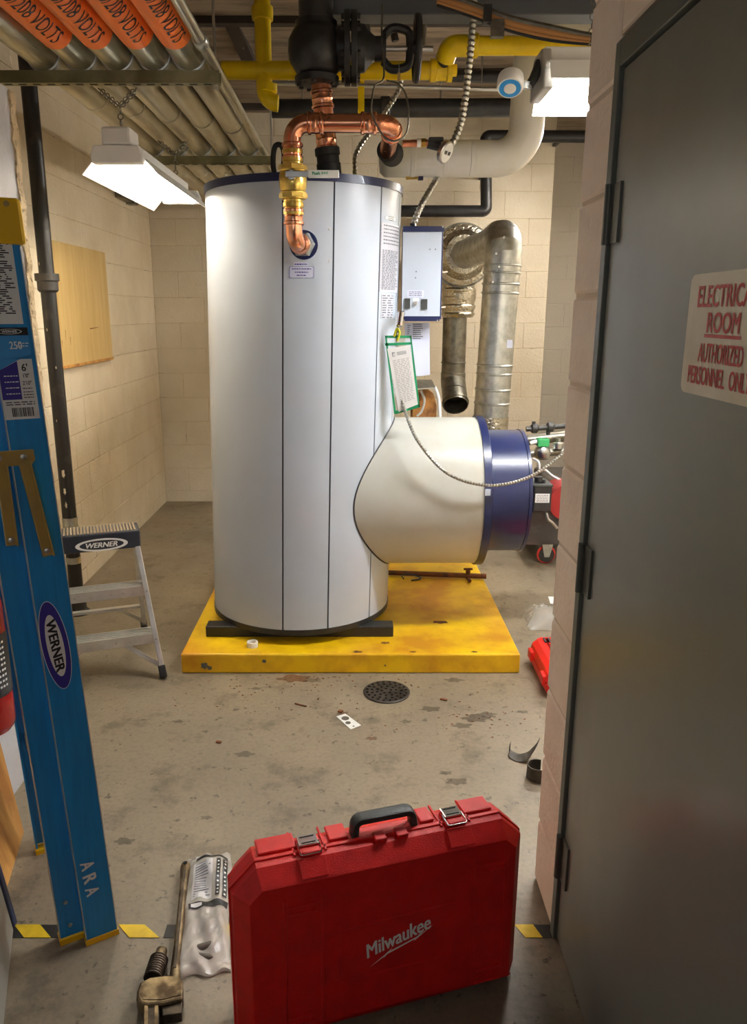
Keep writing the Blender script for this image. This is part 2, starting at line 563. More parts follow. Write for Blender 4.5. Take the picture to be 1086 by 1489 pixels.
EX, EY, EZ = Vector((1, 0, 0)), Vector((0, 1, 0)), Vector((0, 0, 1))
CEIL = 3.1
WL, WB = -1.64, 6.6          # room left wall plane, back wall plane
XL, YL = -1.165, 2.905       # corridor left wall plane and where it ends
XR, YR0, YR1 = 0.527, 1.735, 1.94
XEND = 2.4
RACKH = 2.33

#@@STRUCT
def st(mb, name, m, label, cat, smooth=0):
    return mb.build(name, m, smooth=smooth, label=label, cat=cat, kind='structure')
st(MB().bb(-2.2, 2.9, -1.6, 7.6, -0.1, 0.0), 'floor', 'floor', 'grey painted concrete floor with stains and scuffs', 'floor')
ceil_o = st(MB().bb(-2.2, 2.9, -1.6, 7.6, CEIL, CEIL + 0.1), 'ceiling', 'ceiling', 'dark unpainted ceiling above the overhead pipes', 'ceiling')
for yb in (4.6, 5.5, 6.35):
    MB().bb(WL, 2.4, yb - 0.03, yb + 0.03, CEIL - 0.035, CEIL).build('joist', 'dark_wood', ceil_o, smooth=0)

def block_wall(wall, axis, plane, a0, a1, z0, z1, course, zoff, m, depth=0.035, ln=0.405, sgn=1, skip=None, gap=0.0026, proud=0.0025):
    """blocks in running bond, each an own object, standing proud of the joint plane"""
    cache = {}
    r = 0
    z = zoff - course if zoff > z0 else zoff
    while z < z1 - 0.01:
        lo, hi = max(z, z0), min(z + course, z1)
        a = a0 - (ln / 2 if r % 2 else 0)
        while a < a1 - 0.01:
            b0, b1 = max(a, a0), min(a + ln, a1)
            if b1 - b0 > 0.03 and hi - lo > 0.03 and not (skip and skip(b0, b1, lo, hi)):
                L, H = round(b1 - b0 - gap, 4), round(hi - lo - gap, 4)
                key = (L, H)
                if key not in cache:
                    q = MB()
                    e = 0.004
                    if axis == 'y':
                        fr = lambda x, y, zz: Vector((x * sgn, y, zz))
                    else:
                        fr = lambda x, y, zz: Vector((y, -x * sgn, zz))
                    rr = []
                    for (t, i) in ((-depth, 0), (proud - e * 0.6, 0), (proud, e)):
                        rr.append([fr(t, sy * (L / 2 - i), sz * (H / 2 - i)) for sy, sz in ((-1, -1), (1, -1), (1, 1), (-1, 1))])
                    q.loft(rr)
                    ob = q.build('block', m, wall, smooth=0)
                    cache[key] = ob.data
                    OFFz = ob
                else:
                    ob = bpy.data.objects.new('block', cache[key]); COL.objects.link(ob); ob.parent = wall
                j = random.uniform(-0.0012, 0.0012)
                c = (b0 + b1) / 2
                ob.location = (plane + j, c, (lo + hi) / 2) if axis == 'y' else (c, plane + j, (lo + hi) / 2)
            a += ln
        z += course
        r += 1

wl = st(MB().bb(WL - 0.2, WL, -1.6, WB + 0.2, 0, CEIL), 'wall_left', 'joint', 'cream painted block side wall behind the hanging light and board', 'wall')
block_wall(wl, 'y', WL, YL, WB - 0.004, 0, CEIL, 0.203, 0.093, 'block')
XW = 1.575
wb = st(MB().bb(WL - 0.2, XW, WB, WB + 0.2, 0, CEIL), 'wall_back', 'joint', 'cream painted block wall behind the tank and ducts', 'wall')
block_wall(wb, 'x', WB, WL, XW, 0, CEIL, 0.203, 0.093, 'block_back')
wg = st(MB().bb(XW - 0.2, XEND + 0.2, WB + 0.6, WB + 0.8, 0, CEIL), 'wall_recess', 'block_shade_grey', 'block wall set back beyond the end of the cream wall, coloured grey for shade', 'wall')
block_wall(wg, 'x', WB + 0.6, XW - 0.1, XEND, 0, CEIL, 0.203, 0.05, 'block_shade_grey')
st(MB().bb(XW - 0.2, XW, WB + 0.2, WB + 0.6, 0, CEIL), 'wall_return', 'block_shade_grey', 'return of the back wall into the recess, coloured grey for shade', 'wall')
st(MB().bb(XEND, XEND + 0.2, YR1, WB + 0.8, 0, CEIL), 'wall_right', 'block_back', 'plain wall closing the far side of the boiler room', 'wall')
# corridor: left wall with rough plaster arris, right wall with the door, closing walls behind the camera
wc = st(MB().bb(XL - 0.2, XL, -1.6, YL, 0, RACKH), 'wall_corridor_left', 'white_wall', 'white plastered corridor wall behind the blue ladder', 'wall')
arr = MB()
zz = 0.0
prev = None
rings = []
while zz <= RACKH + 0.001:
    wv = 0.028 + random.uniform(-0.008, 0.010)
    pr = 0.006 + random.uniform(-0.003, 0.004)
    rings.append([Vector((XL - 0.02, YL - wv, zz)), Vector((XL + pr, YL - wv, zz)), Vector((XL + pr + 0.004, YL + 0.006 + random.uniform(-.004, .006), zz)), Vector((XL - 0.03, YL + 0.02, zz))])
    zz += 0.031
arr.loft(rings).build('trim_1', 'plaster', smooth=0, label='rough chipped plaster edge of the white corridor wall', cat='trim', kind='structure')
wr = MB()
wr.bb(XR + 0.006, XR + 0.22, YR0 + 0.004, YR1 - 0.004, 0, CEIL)
wr.bb(XR + 0.006, XR + 0.22, -1.6, YR0 + 0.004, 2.135, CEIL)
wr.bb(XR + 0.006, XR + 0.22, -1.6, 0.66, 0, 2.135)
wro = st(wr, 'wall_corridor_right', 'joint_jamb', 'beige painted block wall holding the grey steel door', 'wall')
z = 0.0; k = 0
while z < CEIL - 0.01:
    h = 0.196 if k == 0 else 0.206
    z1 = min(z + h, CEIL)
    b = MB()
    y0, y1 = YR0, YR1
    e = 0.007
    x0, x1 = XR, XR + 0.1
    mz0, mz1 = z + 0.004, z1 - 0.004
    jit = random.uniform(-0.003, 0.003)
    b.loft([[Vector((x1, y0 + jit, mz0)), Vector((x1, y1, mz0)), Vector((x1, y1, mz1)), Vector((x1, y0 + jit, mz1))],
            [Vector((x0 + e, y0 + jit, mz0)), Vector((x0 + e, y1, mz0)), Vector((x0 + e, y1, mz1)), Vector((x0 + e, y0 + jit, mz1))],
            [Vector((x0, y0 + jit + e, mz0 + e)), Vector((x0, y1 - e, mz0 + e)), Vector((x0, y1 - e, mz1 - e)), Vector((x0, y0 + jit + e, mz1 - e))]])
    b.build('block', 'block_jamb', wro, smooth=0)
    z = z1; k += 1
block_wall(wro, 'y', XR + 0.006, 0.66, YR0 - 0.004, 2.14, CEIL, 0.206, 2.14, 'block_jamb', sgn=-1)
st(MB().bb(XR + 0.22, XEND + 0.2, YR1 - 0.2, YR1 - 0.004, 0, CEIL), 'wall_front', 'block_back', 'wall between the corridor and the far side of the room', 'wall')
st(MB().bb(WL, XR + 0.22, -1.6, -1.5, 0, CEIL), 'wall_corridor_end', 'white_wall', 'white wall closing the corridor behind the viewer', 'wall')

# door with frame, hinges
DX = 0.532
dr = thing('door_1', 'closed grey-green steel door in its steel frame at the corridor side', 'door', (DX, 1.2, 0), kind='structure')
DY1, DY0, DH = 1.70, 0.76, 2.065
MB().bb(DX, DX + 0.045, DY0, DY1, 0.012, DH).build('door_slab', 'door', dr, smooth=0, bevel=0.002)
fr = MB()
fr.bb(XR - 0.004, DX + 0.07, DY1 + 0.004, YR0, 0, DH + 0.055)
fr.bb(XR - 0.004, DX + 0.07, DY0 - 0.055, DY0 - 0.004, 0, DH + 0.055)
fr.bb(XR - 0.004, DX + 0.07, DY0 - 0.004, DY1 + 0.004, DH + 0.005, DH + 0.055)
fr.build('door_frame', 'door_frame', dr, smooth=0, bevel=0.002)
for (za, zb) in ((1.736, 1.853), (0.972, 1.089), (0.195, 0.318)):
    h = MB().cyl((XR - 0.006, DY1 + 0.002, za), (XR - 0.006, DY1 + 0.002, zb), 0.0085, n=14)
    ho = h.build('hinge', 'hinge', dr)
    MB().bb(DX - 0.006, DX + 0.001, DY1 - 0.052, DY1, za + .001, zb - .001).build('leaf', 'hinge', ho, smooth=0)
    MB().bb(XR - 0.006, DX + 0.001, DY1 - 0.006, DY1 + 0.004, za + .001, zb - .001).build('leaf', 'hinge', ho, smooth=0)
scr = MB()
for (u, v, du, dv) in ((905, 1290, 18, 45), (940, 1470, -22, -70), (930, 1430, -8, -30), (870, 1415, -4, -18), (1010, 1280, -8, 26), (948, 1050, 3, 16), (905, 660, -26, 30),
                       (950, 660, 12, 12), (900, 497, 8, 6), (1000, 1440, 12, 40), (855, 1300, -4, -14)):
    a, b = PX(u, v, DX - 0.0008), PX(u + du, v + dv, DX - 0.0008)
    n = Vector((0, (b - a).z, -(b - a).y)).normalized() * 0.0012
    scr.add([a - n, b - n * .3, b + n * .3, a + n], [(0, 1, 2, 3)])
scr.build('scuff', 'scratch', dr, smooth=0)

# hazard tape on the threshold
tp = thing('hazard_tape', 'black and yellow hazard tape stuck across the floor threshold', 'tape', (0, 1.73, 0))
ty0, ty1 = PZ(100, 1364, 0).y, PZ(100, 1345, 0).y
MB().bb(PZ(14, 1355, 0).x, PZ(122, 1355, 0).x, ty0, ty1, 0, 0.0012).build('black_band', 'tape_black', tp, smooth=0)
MB().bb(PZ(768, 1355, 0).x, XR, ty0, ty1, 0, 0.0012).build('black_band', 'tape_black', tp, smooth=0)
MB().bb(PZ(240, 1355, 0).x, PZ(345, 1355, 0).x, ty0, ty1, 0, 0.0012).build('black_band', 'tape_black', tp, smooth=0)
for (a, b, c, d) in ((20, 58, 74, 35), (100, 131, 146, 115), (172, 210, 232, 188), (318, 352, 368, 334), (748, 775, 789, 764)):
    q = [PZ(a, 1345, 0.0012), PZ(b, 1345, 0.0012), PZ(c, 1363.6, 0.0012), PZ(d, 1363.6, 0.0012)]
    q = [Vector((p.x, (ty1 if i < 2 else ty0), 0.0012)) for i, p in enumerate(q)]
    MB().prism(q, (0, 0, 0.0008)).build('yellow_stripe', 'tape_yellow', tp, smooth=0)
#@@END_STRUCT

# ------------------------------------------------------------------ yellow pad
PADZ = 0.095
pd = thing('equipment_pad', 'low yellow painted concrete pad under the white tank', 'concrete pad', (-0.02, 4.2, 0))
MB().bb(-0.79, 0.756, 3.262, 5.05, 0, PADZ).build('slab', 'pad', pd, smooth=0, bevel=0.008)
rs_ = MB()
def blot(mb, c, r, nrm, n=14, ex=EX, ey=EY, sq=1.0):
    c = Vector(c)
    ph = random.random() * 6
    vs = []
    for k in range(n):
        t = 2 * math.pi * k / n
        q = r * (0.65 + 0.35 * math.sin(3 * t + ph) * math.cos(2 * t + ph) + 0.18 * random.random())
        vs.append(c + ex * (q * math.cos(t)) + ey * (q * math.sin(t) * sq) + Vector(nrm))
    return mb.add(vs, [tuple(range(n))])
for (u, v, r) in ((297, 969, 0.022), (305, 972, 0.014), (384, 962, 0.012), (560, 968, .006)):
    p = P(u, v, 3.2612); blot(MB(), p, r, (0, 0, 0), ex=EX, ey=EZ).build('chipped_spot', 'chip', pd, smooth=0)
for (u, v, r) in ((520, 955, .03), (600, 950, .02), (640, 905, .05), (560, 935, .03), (690, 960, .02)):
    p = PZ(u, min(v, 948), PADZ + 0.0006); blot(MB(), p, r, (0, 0, 0), sq=.5).build('rust_mark', 'rust', pd, smooth=0)

# ------------------------------------------------------------------ the tank (boiler)
BY, BR, BZ0, BZ1 = 3.80, 0.445, 0.15, 2.145
def bx(z): return -0.273 + 0.0225 * (z - 0.14)
bo = thing('boiler', 'tall white cylindrical boiler tank with a side burner drum', 'boiler', (-0.27, BY, PADZ))
def cylp(a, z, r=BR):
    """point on the jacket: a = angle from the front (-Y), positive to the right"""
    return Vector((bx(z) + r * math.sin(a), BY - r * math.cos(a), z))
def ang_of(u, v):
    """angle on the jacket that the sight line through u, v meets"""
    d = ray(u, v)
    t = 3.4
    z = CAMH + d.z * t
    for _ in range(8):
        cx = bx(z)
        A = d.x ** 2 + d.y ** 2
        B = -2 * (d.x * cx + d.y * BY)
        Cc = cx * cx + BY * BY - BR * BR
        disc = max(B * B - 4 * A * Cc, 0)
        t = (-B - math.sqrt(disc)) / (2 * A)
        z = CAMH + d.z * t
    p = CAMP + d * t
    return math.atan2(p.x - bx(z), BY - p.y), z
def shell(a0, a1, z0, z1, r, th, n=10, nz=1):
    m = MB()
    vs = []
    for k in range(nz + 1):
        zz = z0 + (z1 - z0) * k / nz
        for rr in (r, r - th):
            for i in range(n + 1):
                vs.append(cylp(a0 + (a1 - a0) * i / n, zz, rr))
    fs = []
    s = n + 1
    for k in range(nz):
        o = k * 2 * s; q = (k + 1) * 2 * s
        for i in range(n):
            fs.append((o + i, o + i + 1, q + i + 1, q + i))
            fs.append((o + s + i + 1, o + s + i, q + s + i, q + s + i + 1))
        fs.append((o, q, q + s, o + s)); fs.append((o + n, o + s + n, q + s + n, q + n))
    for i in range(n):
        fs.append((i + 1, i, s + i, s + i + 1))
        o = nz * 2 * s
        fs.append((o + i, o + i + 1, o + s + i + 1, o + s + i))
    return m.add(vs, fs)
seams = [ang_of(411, 420)[0], ang_of(484, 420)[0], ang_of(550.5, 420)[0]]
seams = [seams[0] - 1.25] + seams + [seams[2] + 0.42]
a = seams[-1]
rest = 2 * math.pi - (seams[-1] - seams[0])
for k in range(1, 6): seams.append(a + rest * k / 6)
core = MB().loft([[cylp(2 * math.pi * k / 64, z_, BR - 0.012) for k in range(64)] for z_ in (BZ0 + .01, BZ1 - .01)])
core.build('inner_shell', 'seam', bo)
g = 0.0035 / BR
for i in range(len(seams)):
    a0 = seams[i]; a1 = seams[i + 1] if i + 1 < len(seams) else seams[0] + 2 * math.pi
    gg = g2 = g
    shell(a0 + gg, a1 - g2, BZ0 + 0.01, BZ1 - 0.008, BR, 0.008, n=max(4, int((a1 - a0) / 0.06))).build('jacket_panel', 'jacket', bo, smooth=40)
rim = MB().loft([[cylp(2 * math.pi * k / 96, z_, r_) for k in range(96)] for (z_, r_) in ((BZ1 - .032, BR + .001), (BZ1 - .032, BR + .006), (BZ1, BR + .006), (BZ1 + .001, BR - .01), (BZ1 - 0.004, BR - .02))])
rim.build('top_cover', 'navy', bo)
rim = MB().loft([[cylp(2 * math.pi * k / 96, z_, r_) for k in range(96)] for (z_, r_) in ((BZ0 - .004, BR - .02), (BZ0 - .004, BR + .003), (BZ0 + .022, BR + .003), (BZ0 + .022, BR - .01))])
rim.build('base_ring', 'black', bo)
for (ya, yb) in ((3.455, 3.535), (4.06, 4.14)):
    MB().bb(-0.71, 0.187, ya, yb, PADZ, BZ0 - .002).build('skid', 'black', bo, smooth=0, bevel=0.004)
pl = MB().loft([[cylp(2 * math.pi * k / 64, z_, r_) for k in range(64)] for (z_, r_) in ((BZ1 - .004, BR - .02), (BZ1 + .004, BR - .05))])
pl.build('top_plate', 'black', bo)
# access plate round the outlet, screws, collar
a0, zt = ang_of(414, 332); a1, zb = ang_of(481.5, 380)
ac = shell(a0 + .005, a1 - .006, zb - .01, zt + .012, BR + .0015, .003, n=10).build('access_plate', 'jacket', bo)
for (u, v) in ((481, 333), (413, 378), (481, 379)):
    aa, zz = ang_of(u, v)
    p = cylp(aa - math.copysign(0.012, aa + .1), zz, BR + .0015)
    MB().cyl(p, p + Vector((math.sin(aa), -math.cos(aa), 0)) * .004, .005, n=8).build('screw', 'steel', ac)
OUT = Vector((-0.207, 3.36, 1.868))
aO = math.asin((OUT.x - bx(OUT.z)) / BR)
nO = Vector((math.sin(aO), -math.cos(aO), 0))
pO = cylp(aO, OUT.z)
MB().lathe(pO - nO * .005, nO, ((.052, 0), (.058, .006), (.058, .012), (.046, .014)), n=28).build('outlet_collar', 'navy', bo)
# stickers on the jacket
def jfn(u, v, lift=0.0022):
    a_, z_ = ang_of(u, v)
    return lambda x, y: cylp(a_ + x / BR, z_ + y, BR + lift)
def jsheet(u0, v0, u1, v1, name, m, lift=.0018):
    a_, z_ = ang_of(u0, v0); b_, y_ = ang_of(u1, v1)
    return shell(a_, b_, y_, z_, BR + lift, lift + .0004, n=6).build(name, m, bo), (a_, z_, b_, y_)
lb, (a_, z_, b_, y_) = jsheet(421, 388, 456, 404, 'notice_label', 'paper_blue')
fn = lambda x, y: cylp((a_ + b_) / 2 + x / BR, (z_ + y_) / 2 + y, BR + .0026)
hw, hh = (b_ - a_) * BR / 2, (z_ - y_) / 2
t = MB()
rows(t, fn, -hw * .8, hw * .8, [hh * .62], .004, dash=.008)
rows(t, fn, -hw * .55, hw * .55, [0.0], .004, dash=.007)
rows(t, fn, -hw * .4, hw * .4, [-hh * .55], .004, dash=.007)
for q in (-1, 1):
    rect(t, fn, -hw, hw, q * hh - .0009, q * hh + .0009)
    rect(t, fn, q * hw - .0009, q * hw + .0009, -hh, hh)
t.build('print', 'violet_print', lb, smooth=0)
lb, (a_, z_, b_, y_) = jsheet(427, 381.5, 448, 387, 'notice_label', 'paper_blue')
fn2 = lambda x, y, A=(a_ + b_) / 2, Z=(z_ + y_) / 2: cylp(A + x / BR, Z + y, BR + .0026)
t = MB(); rows(t, fn2, -.026, .026, [0], .005, dash=.007); t.build('print', 'violet_print', lb, smooth=0)
lb, (a_, z_, b_, y_) = jsheet(560, 314, 574.5, 322, 'rating_label', 'white_print')
fn3 = lambda x, y, A=(a_ + b_) / 2, Z=(z_ + y_) / 2: cylp(A + x / BR, Z + y, BR + .0026)
t = MB(); rows(t, fn3, -.026, .026, [.007, 0, -.007], .003, dash=.006); t.build('print', 'black_print', lb, smooth=0)
lb, (a_, z_, b_, y_) = jsheet(553.5, 323, 577, 426, 'rating_label', 'silver_label')
hw, hh = (b_ - a_) * BR / 2, (z_ - y_) / 2
fn4 = lambda x, y, A=(a_ + b_) / 2, Z=(z_ + y_) / 2: cylp(A + x / BR, Z + y, BR + .0026)
t = MB()
for k in range(7): rect(t, fn4, -hw * .97, hw * .97, hh * (1 - .125 * k * .82) - .0022, hh * (1 - .125 * k * .82) - .0002)
for q in (-1, 1): rect(t, fn4, q * hw * .97 - .0012, q * hw * .97 + .0012, -hh * .99, hh * .99)
rect(t, fn4, -hw, hw, -hh * .99, -hh * .985 + .0015)
rows(t, fn4, -hw * .8, hw * .9, [hh * (.93 - .1025 * k) for k in range(6)], .005, dash=.011)
t.build('table_print', 'grey_print', lb, smooth=0)
t = MB(); rows(t, fn4, -hw * .85, hw * .85, [hh * (.22 - .045 * k) for k in range(26)], .0035, rag=.3, dash=.02)
t.build('print', 'grey_print', lb, smooth=0)
lb, (a_, z_, b_, y_) = jsheet(554.5, 428, 570.5, 463, 'rating_label', 'silver_label')
fn5 = lambda x, y, A=(a_ + b_) / 2, Z=(z_ + y_) / 2: cylp(A + x / BR, Z + y, BR + .0026)
hw, hh = (b_ - a_) * BR / 2, (z_ - y_) / 2
t = MB(); rows(t, fn5, -hw * .9, hw * .9, [hh * (.9 - .2 * k) for k in range(10)], .0045, dash=.05)
t.build('print', 'grey_print', lb, smooth=0)
# burner drum to the right
DZ, DR, DX1 = 0.737, 0.364, 0.600
def dpt(x, t, r): return Vector((x, BY - r * math.cos(t), DZ + r * math.sin(t)))
n = 72
st_x = []
for k in range(n):
    t = 2 * math.pi * k / n
    yy = DR * math.cos(t); zz = DZ + DR * math.sin(t)
    st_x.append(bx(zz) + math.sqrt(BR * BR - yy * yy) + .003)
m = MB().loft([[dpt(st_x[k], 2 * math.pi * k / n, DR) for k in range(n)], [dpt(max(st_x[k] + .01, 0.4), 2 * math.pi * k / n, DR) for k in range(n)],
               [dpt(DX1, 2 * math.pi * k / n, DR) for k in range(n)]], caps=False)
dro = m.build('burner_drum', 'drum', bo)
m = MB()
ls = [dpt(st_x[k % n] - .001, 2 * math.pi * k / n, DR + .002) for k in range(n + 1)]
m.tube(ls, .0035, 6, caps=False).build('drum_joint', 'seam', dro)
MB().lathe((DX1 - .006, BY, DZ), EX, ((DR - .02, 0), (DR + .008, 0), (DR + .008, .034), (DR - .002, .038), (.29, .038)), n=72).build('drum_band', 'navy', bo)
bc = MB().lathe((DX1 + .02, BY, DZ), EX, ((.302, 0), (.302, .19), (.306, .192), (.306, .206), (.29, .21), (.1, .212)), n=72).build('burner_cover', 'navy', bo)
p = P(709, 716, BY - .365)
MB().box(p, (.026, .006, .03)).build('band_clip', 'jacket', bo, smooth=0)
# control box on the side of the tank
cb0, cb1 = P(586.5, 329, 3.72), P(646, 329, 3.72)
cz1, cz0 = cb0.z, P(590, 467, 3.72).z
cbx = MB().bb(.222, cb1.x - .003, 3.724, 3.84, cz0 + .008, cz1 - .004).build('control_box', 'navy', bo, smooth=0, bevel=.003)
fx0, fx1 = .222, cb1.x - .010
MB().bb(fx0 - .002, fx1, 3.719, 3.7245, cz0 + .022, cz1 - .024).build('face_plate', 'jacket', cbx, smooth=0, bevel=.001)
MB().bb(fx0 - .002, cb1.x, 3.716, 3.726, cz1 - .024, cz1).build('edge_strip', 'navy', cbx, smooth=0)
MB().bb(fx0 + .01, cb1.x - .012, 3.716, 3.726, cz0, cz0 + .022).build('edge_strip', 'navy', cbx, smooth=0)
def CB(u, v): return P(u, v, 3.7188)
def cbquad(u0, v0, u1, v1, name, m, th=.003):
    a, b = CB(u0, v0), CB(u1, v1)
    return MB().bb(a.x, b.x, 3.7188 - th, 3.7192, b.z, a.z).build(name, m, cbx, smooth=0)
cbquad(588, 434, 596, 449, 'switch', 'handle', .006)
cbquad(612.5, 435, 621, 450, 'switch', 'handle', .006)
k_ = CB(604, 441)
MB().cyl(k_, k_ + Vector((0, -.012, 0)), .009, n=14).build('key_lock', 'steel', cbx)
lab = cbquad(592, 422, 616, 432.5, 'label', 'paper_blue', .001)
pf = lambda x, y, o=CB(604, 427): o + Vector((x, -.0016, y))
t = MB(); rows(t, pf, -.03, .03, [.008, 0, -.008], .003, dash=.01); t.build('print', 'grey_print', lab, smooth=0)
cbquad(600.5, 433.5, 609, 438, 'label', 'white_print', .001)
for (u, v) in ((584.6, 328.6), (643, 330), (586, 466.5), (635, 466)):
    p = P(u + 1, v, 3.715)
    MB().cyl(p, p + Vector((0, -.003, 0)), .004, n=8).build('screw', 'steel', cbx)
for (u, v) in ((605, 395), (604, 404), (625, 362.5), (633, 362.5)):
    p = CB(u, v); MB().cyl(p, p + Vector((0, -.0012, 0)), .0032, n=8).build('vent_hole', 'grey_print', cbx)
for (u, v) in ((648, 396), (645.5, 447)):
    p = P(u, v, 3.76)
    MB().bar(p + Vector((-.02, 0, 0)), p + Vector((.008, 0, 0.002)), .01, .006).build('latch', 'chrome', cbx, smooth=0)
# papers hung below the control box
pp_ = thing('paper_sleeve', 'printed pages in a clear sleeve below the control box', 'papers', P(606, 546, 3.8))
q = [P(588, 470, 3.80), P(624.5, 469, 3.80), P(625, 545, 3.795), P(592, 549, 3.795)]
MB().prism(q, (0, .004, 0)).build('page', 'paper_blue', pp_, smooth=0)
for (u0, u1, v0, v1, dv) in ((592, 598, 474, 490, 3), (600, 615, 472, 496, 3), (601, 616, 506, 520, 2.2), (600, 619, 523, 542, 3)):
    v = v0
    t = MB()
    while v < v1:
        a, b = P(u0, v, 3.7985), P(u1 - random.random() * 4, v, 3.7985)
        t.add([a, b, b + Vector((0, 0, .004)), a + Vector((0, 0, .004))], [(0, 1, 2, 3)]); v += dv
    t.build('print', 'grey_print', pp_, smooth=0)
# shelf of insulation showing behind the drum
bi = thing('insulation_pack', 'brown fibre insulation under a pale metal flap behind the drum', 'insulation', P(620, 600, 4.12))
q = [P(598, 566, 4.0), P(633, 563, 4.0), P(628, 552, 4.3), P(598, 552, 4.3)]
MB().prism(q, (0, 0, -.006)).build('flap', 'galv', bi, smooth=0)
q = [P(600, 614, 4.1), P(634, 614, 4.1), P(635, 590, 4.1), P(630, 572, 4.1), P(622, 567, 4.1), P(600, 566, 4.1)]
MB().prism(q, (0, .16, 0)).build('fibre_batt', 'brown_ins', bi, smooth=0)
MB().tube(spline([P(632, 562, 4.06), P(638, 580, 4.06), P(640, 612, 4.06)]), .008, 8).build('edge_strip', 'paper', bi)
MB().tube(spline([P(612, 568, 4.05), P(617, 582, 4.05), P(613, 598, 4.05), P(606, 605, 4.05)]), .006, 8).build('cable', 'lamp_grey', bi)
# green edged tag holder on a chain
tg = thing('tag_holder', 'green edged vinyl tag holder hanging on the tank side', 'tag', P(585, 600, 3.52))
TY = 3.52
def tq(pts, Y=TY): return [P(u, v, Y) for u, v in pts]
MB().prism(tq([(559.5, 488), (598, 488), (610, 592), (575, 602)]), (0, .002, 0)).build('clear_sleeve', 'clear', tg, smooth=0)
for q in ([(559.5, 488), (598, 488), (598, 491.5), (560, 491.5)], [(559.5, 499), (598.5, 497.5), (599, 501), (560, 503)],
          [(559.5, 488), (562, 488), (576, 601), (573, 602)], [(596, 488), (598, 488), (610.5, 592), (607, 593)], [(573, 598), (610, 587), (611, 592), (575, 602.5)]):
    MB().prism(tq(q, TY - .001), (0, .0045, 0)).build('green_edge', 'green', tg, smooth=0)
MB().prism(tq([(563, 507), (596, 502), (607.5, 588), (579.5, 599)], TY - .002), (0, .001, 0)).build('card', 'paper', tg, smooth=0)
t = MB()
def bil(s, r): 
    a = (563 + 33 * s, 507 - 5 * s); b = (579.5 + 28 * s, 599 - 11 * s)
    return P(a[0] + (b[0] - a[0]) * r, a[1] + (b[1] - a[1]) * r, TY - .0026)
for k in range(26):
    r = .2 + k * .027
    x = .14
    while x < .86:
        e = min(x + .08 + .12 * random.random(), .88)
        t.add([bil(x, r), bil(e, r), bil(e, r + .011), bil(x, r + .011)], [(0, 1, 2, 3)]); x = e + .05
t.build('print', 'pale_print', tg, smooth=0)
t = MB()
for q in (.07, .09, .13): t.add([bil(.17, q), bil(.3, q), bil(.3, q + .008), bil(.17, q + .008)], [(0, 1, 2, 3)])
t.add([bil(.17, .07), bil(.2, .07), bil(.2, .13), bil(.17, .13)], [(0, 1, 2, 3)])
for q in (.08, .1, .12): t.add([bil(.38, q), bil(.8, q), bil(.8, q + .008), bil(.38, q + .008)], [(0, 1, 2, 3)])
t.build('heading', 'grey_print', tg, smooth=0)
MB().tube(spline([P(573, 489, TY), P(577, 478, TY - .01), P(581, 484, TY - .01), P(578, 495, TY)]), .005, 8).build('tie', 'yellow_tie', tg)
# armoured cable from the tank fitting, past the tag and over the drum
fl = thing('armoured_cable', 'thin armoured cable sagging across the burner drum', 'cable', P(580, 470, 3.5))
flex([P(581, 466, 3.5), P(578, 480, 3.52), P(577, 500, 3.53), P(580, 560, 3.54), P(590, 601, 3.50), P(610, 645, 3.42), P(650, 688, 3.40), P(700, 705, 3.40), P(745, 702, 3.42), P(785, 685, 3.45), P(830, 650, 3.5)], .0085, .013).build('armour', 'flex', fl)
MB().cyl(P(583, 455, 3.52), P(580, 474, 3.5), .016, .013, n=14).build('connector', 'chrome', fl)
MB().cyl(P(586, 455, 3.66), P(583, 456, 3.51), .012, n=12).build('elbow', 'chrome', fl)

# ------------------------------------------------------------------ copper pipework
CR = 0.0335
cp = thing('copper_pipe', 'bright copper pipe with brass ball valve rising from the tank front', 'pipe', OUT)
A0 = pO + nO * .012
A1 = Vector((-0.238, 3.245, 1.868))
ZT = 2.300
A2 = Vector((-0.238, 3.245, ZT))
A3 = Vector((0.150, 3.245, ZT))
W0 = Vector((.105, 3.86, 2.29))
dn = (Vector((.135, 3.62, 2.24)) - A3).normalized()
A4 = A3 + dn * .30
path = fillet([A0, A1, A2, A3, A4], .058, 10)
MB().tube(path, CR, 24).build('pipe', 'copper', cp)
def sleeve(c, d, L=.062, r=CR + .003, name='coupling', m='copper', par=cp):
    c, d = Vector(c), Vector(d).normalized()
    pr = [(r, -L / 2), (r + .0045, -L / 2 + .004), (r + .0045, -L / 2 + .012), (r, -L / 2 + .016), (r, -.005), (r + .002, 0), (r, .005), (r, L / 2 - .016), (r + .0045, L / 2 - .012), (r + .0045, L / 2 - .004), (r, L / 2)]
    return MB().lathe(c, d, pr, n=28).build(name, m, par)
sleeve(A1 + Vector((0, 0, .095)), EZ)
sleeve(A2 + Vector((0, 0, -.10)), EZ)
sleeve(A2 + Vector((.09, 0, 0)), EX)
sleeve(A3 + Vector((-.095, 0, 0)), EX)
sleeve(A3 + dn * .085, dn, .05)
MB().lathe(A0 - (A0 - A1).normalized() * -.004, (A1 - A0), ((.04, 0), (.05, .004), (.05, .028), (.042, .034)), n=6).build('hex_nut', 'galv', cp, smooth=0)
MB().lathe(A0 + (A1 - A0).normalized() * .03, (A1 - A0), ((.04, 0), (.041, .02), (.036, .03)), n=24).build('coupling', 'copper', cp)
vc = Vector((-0.238, 3.245, (P(427, 264, 3.245).z)))
hx_ = None
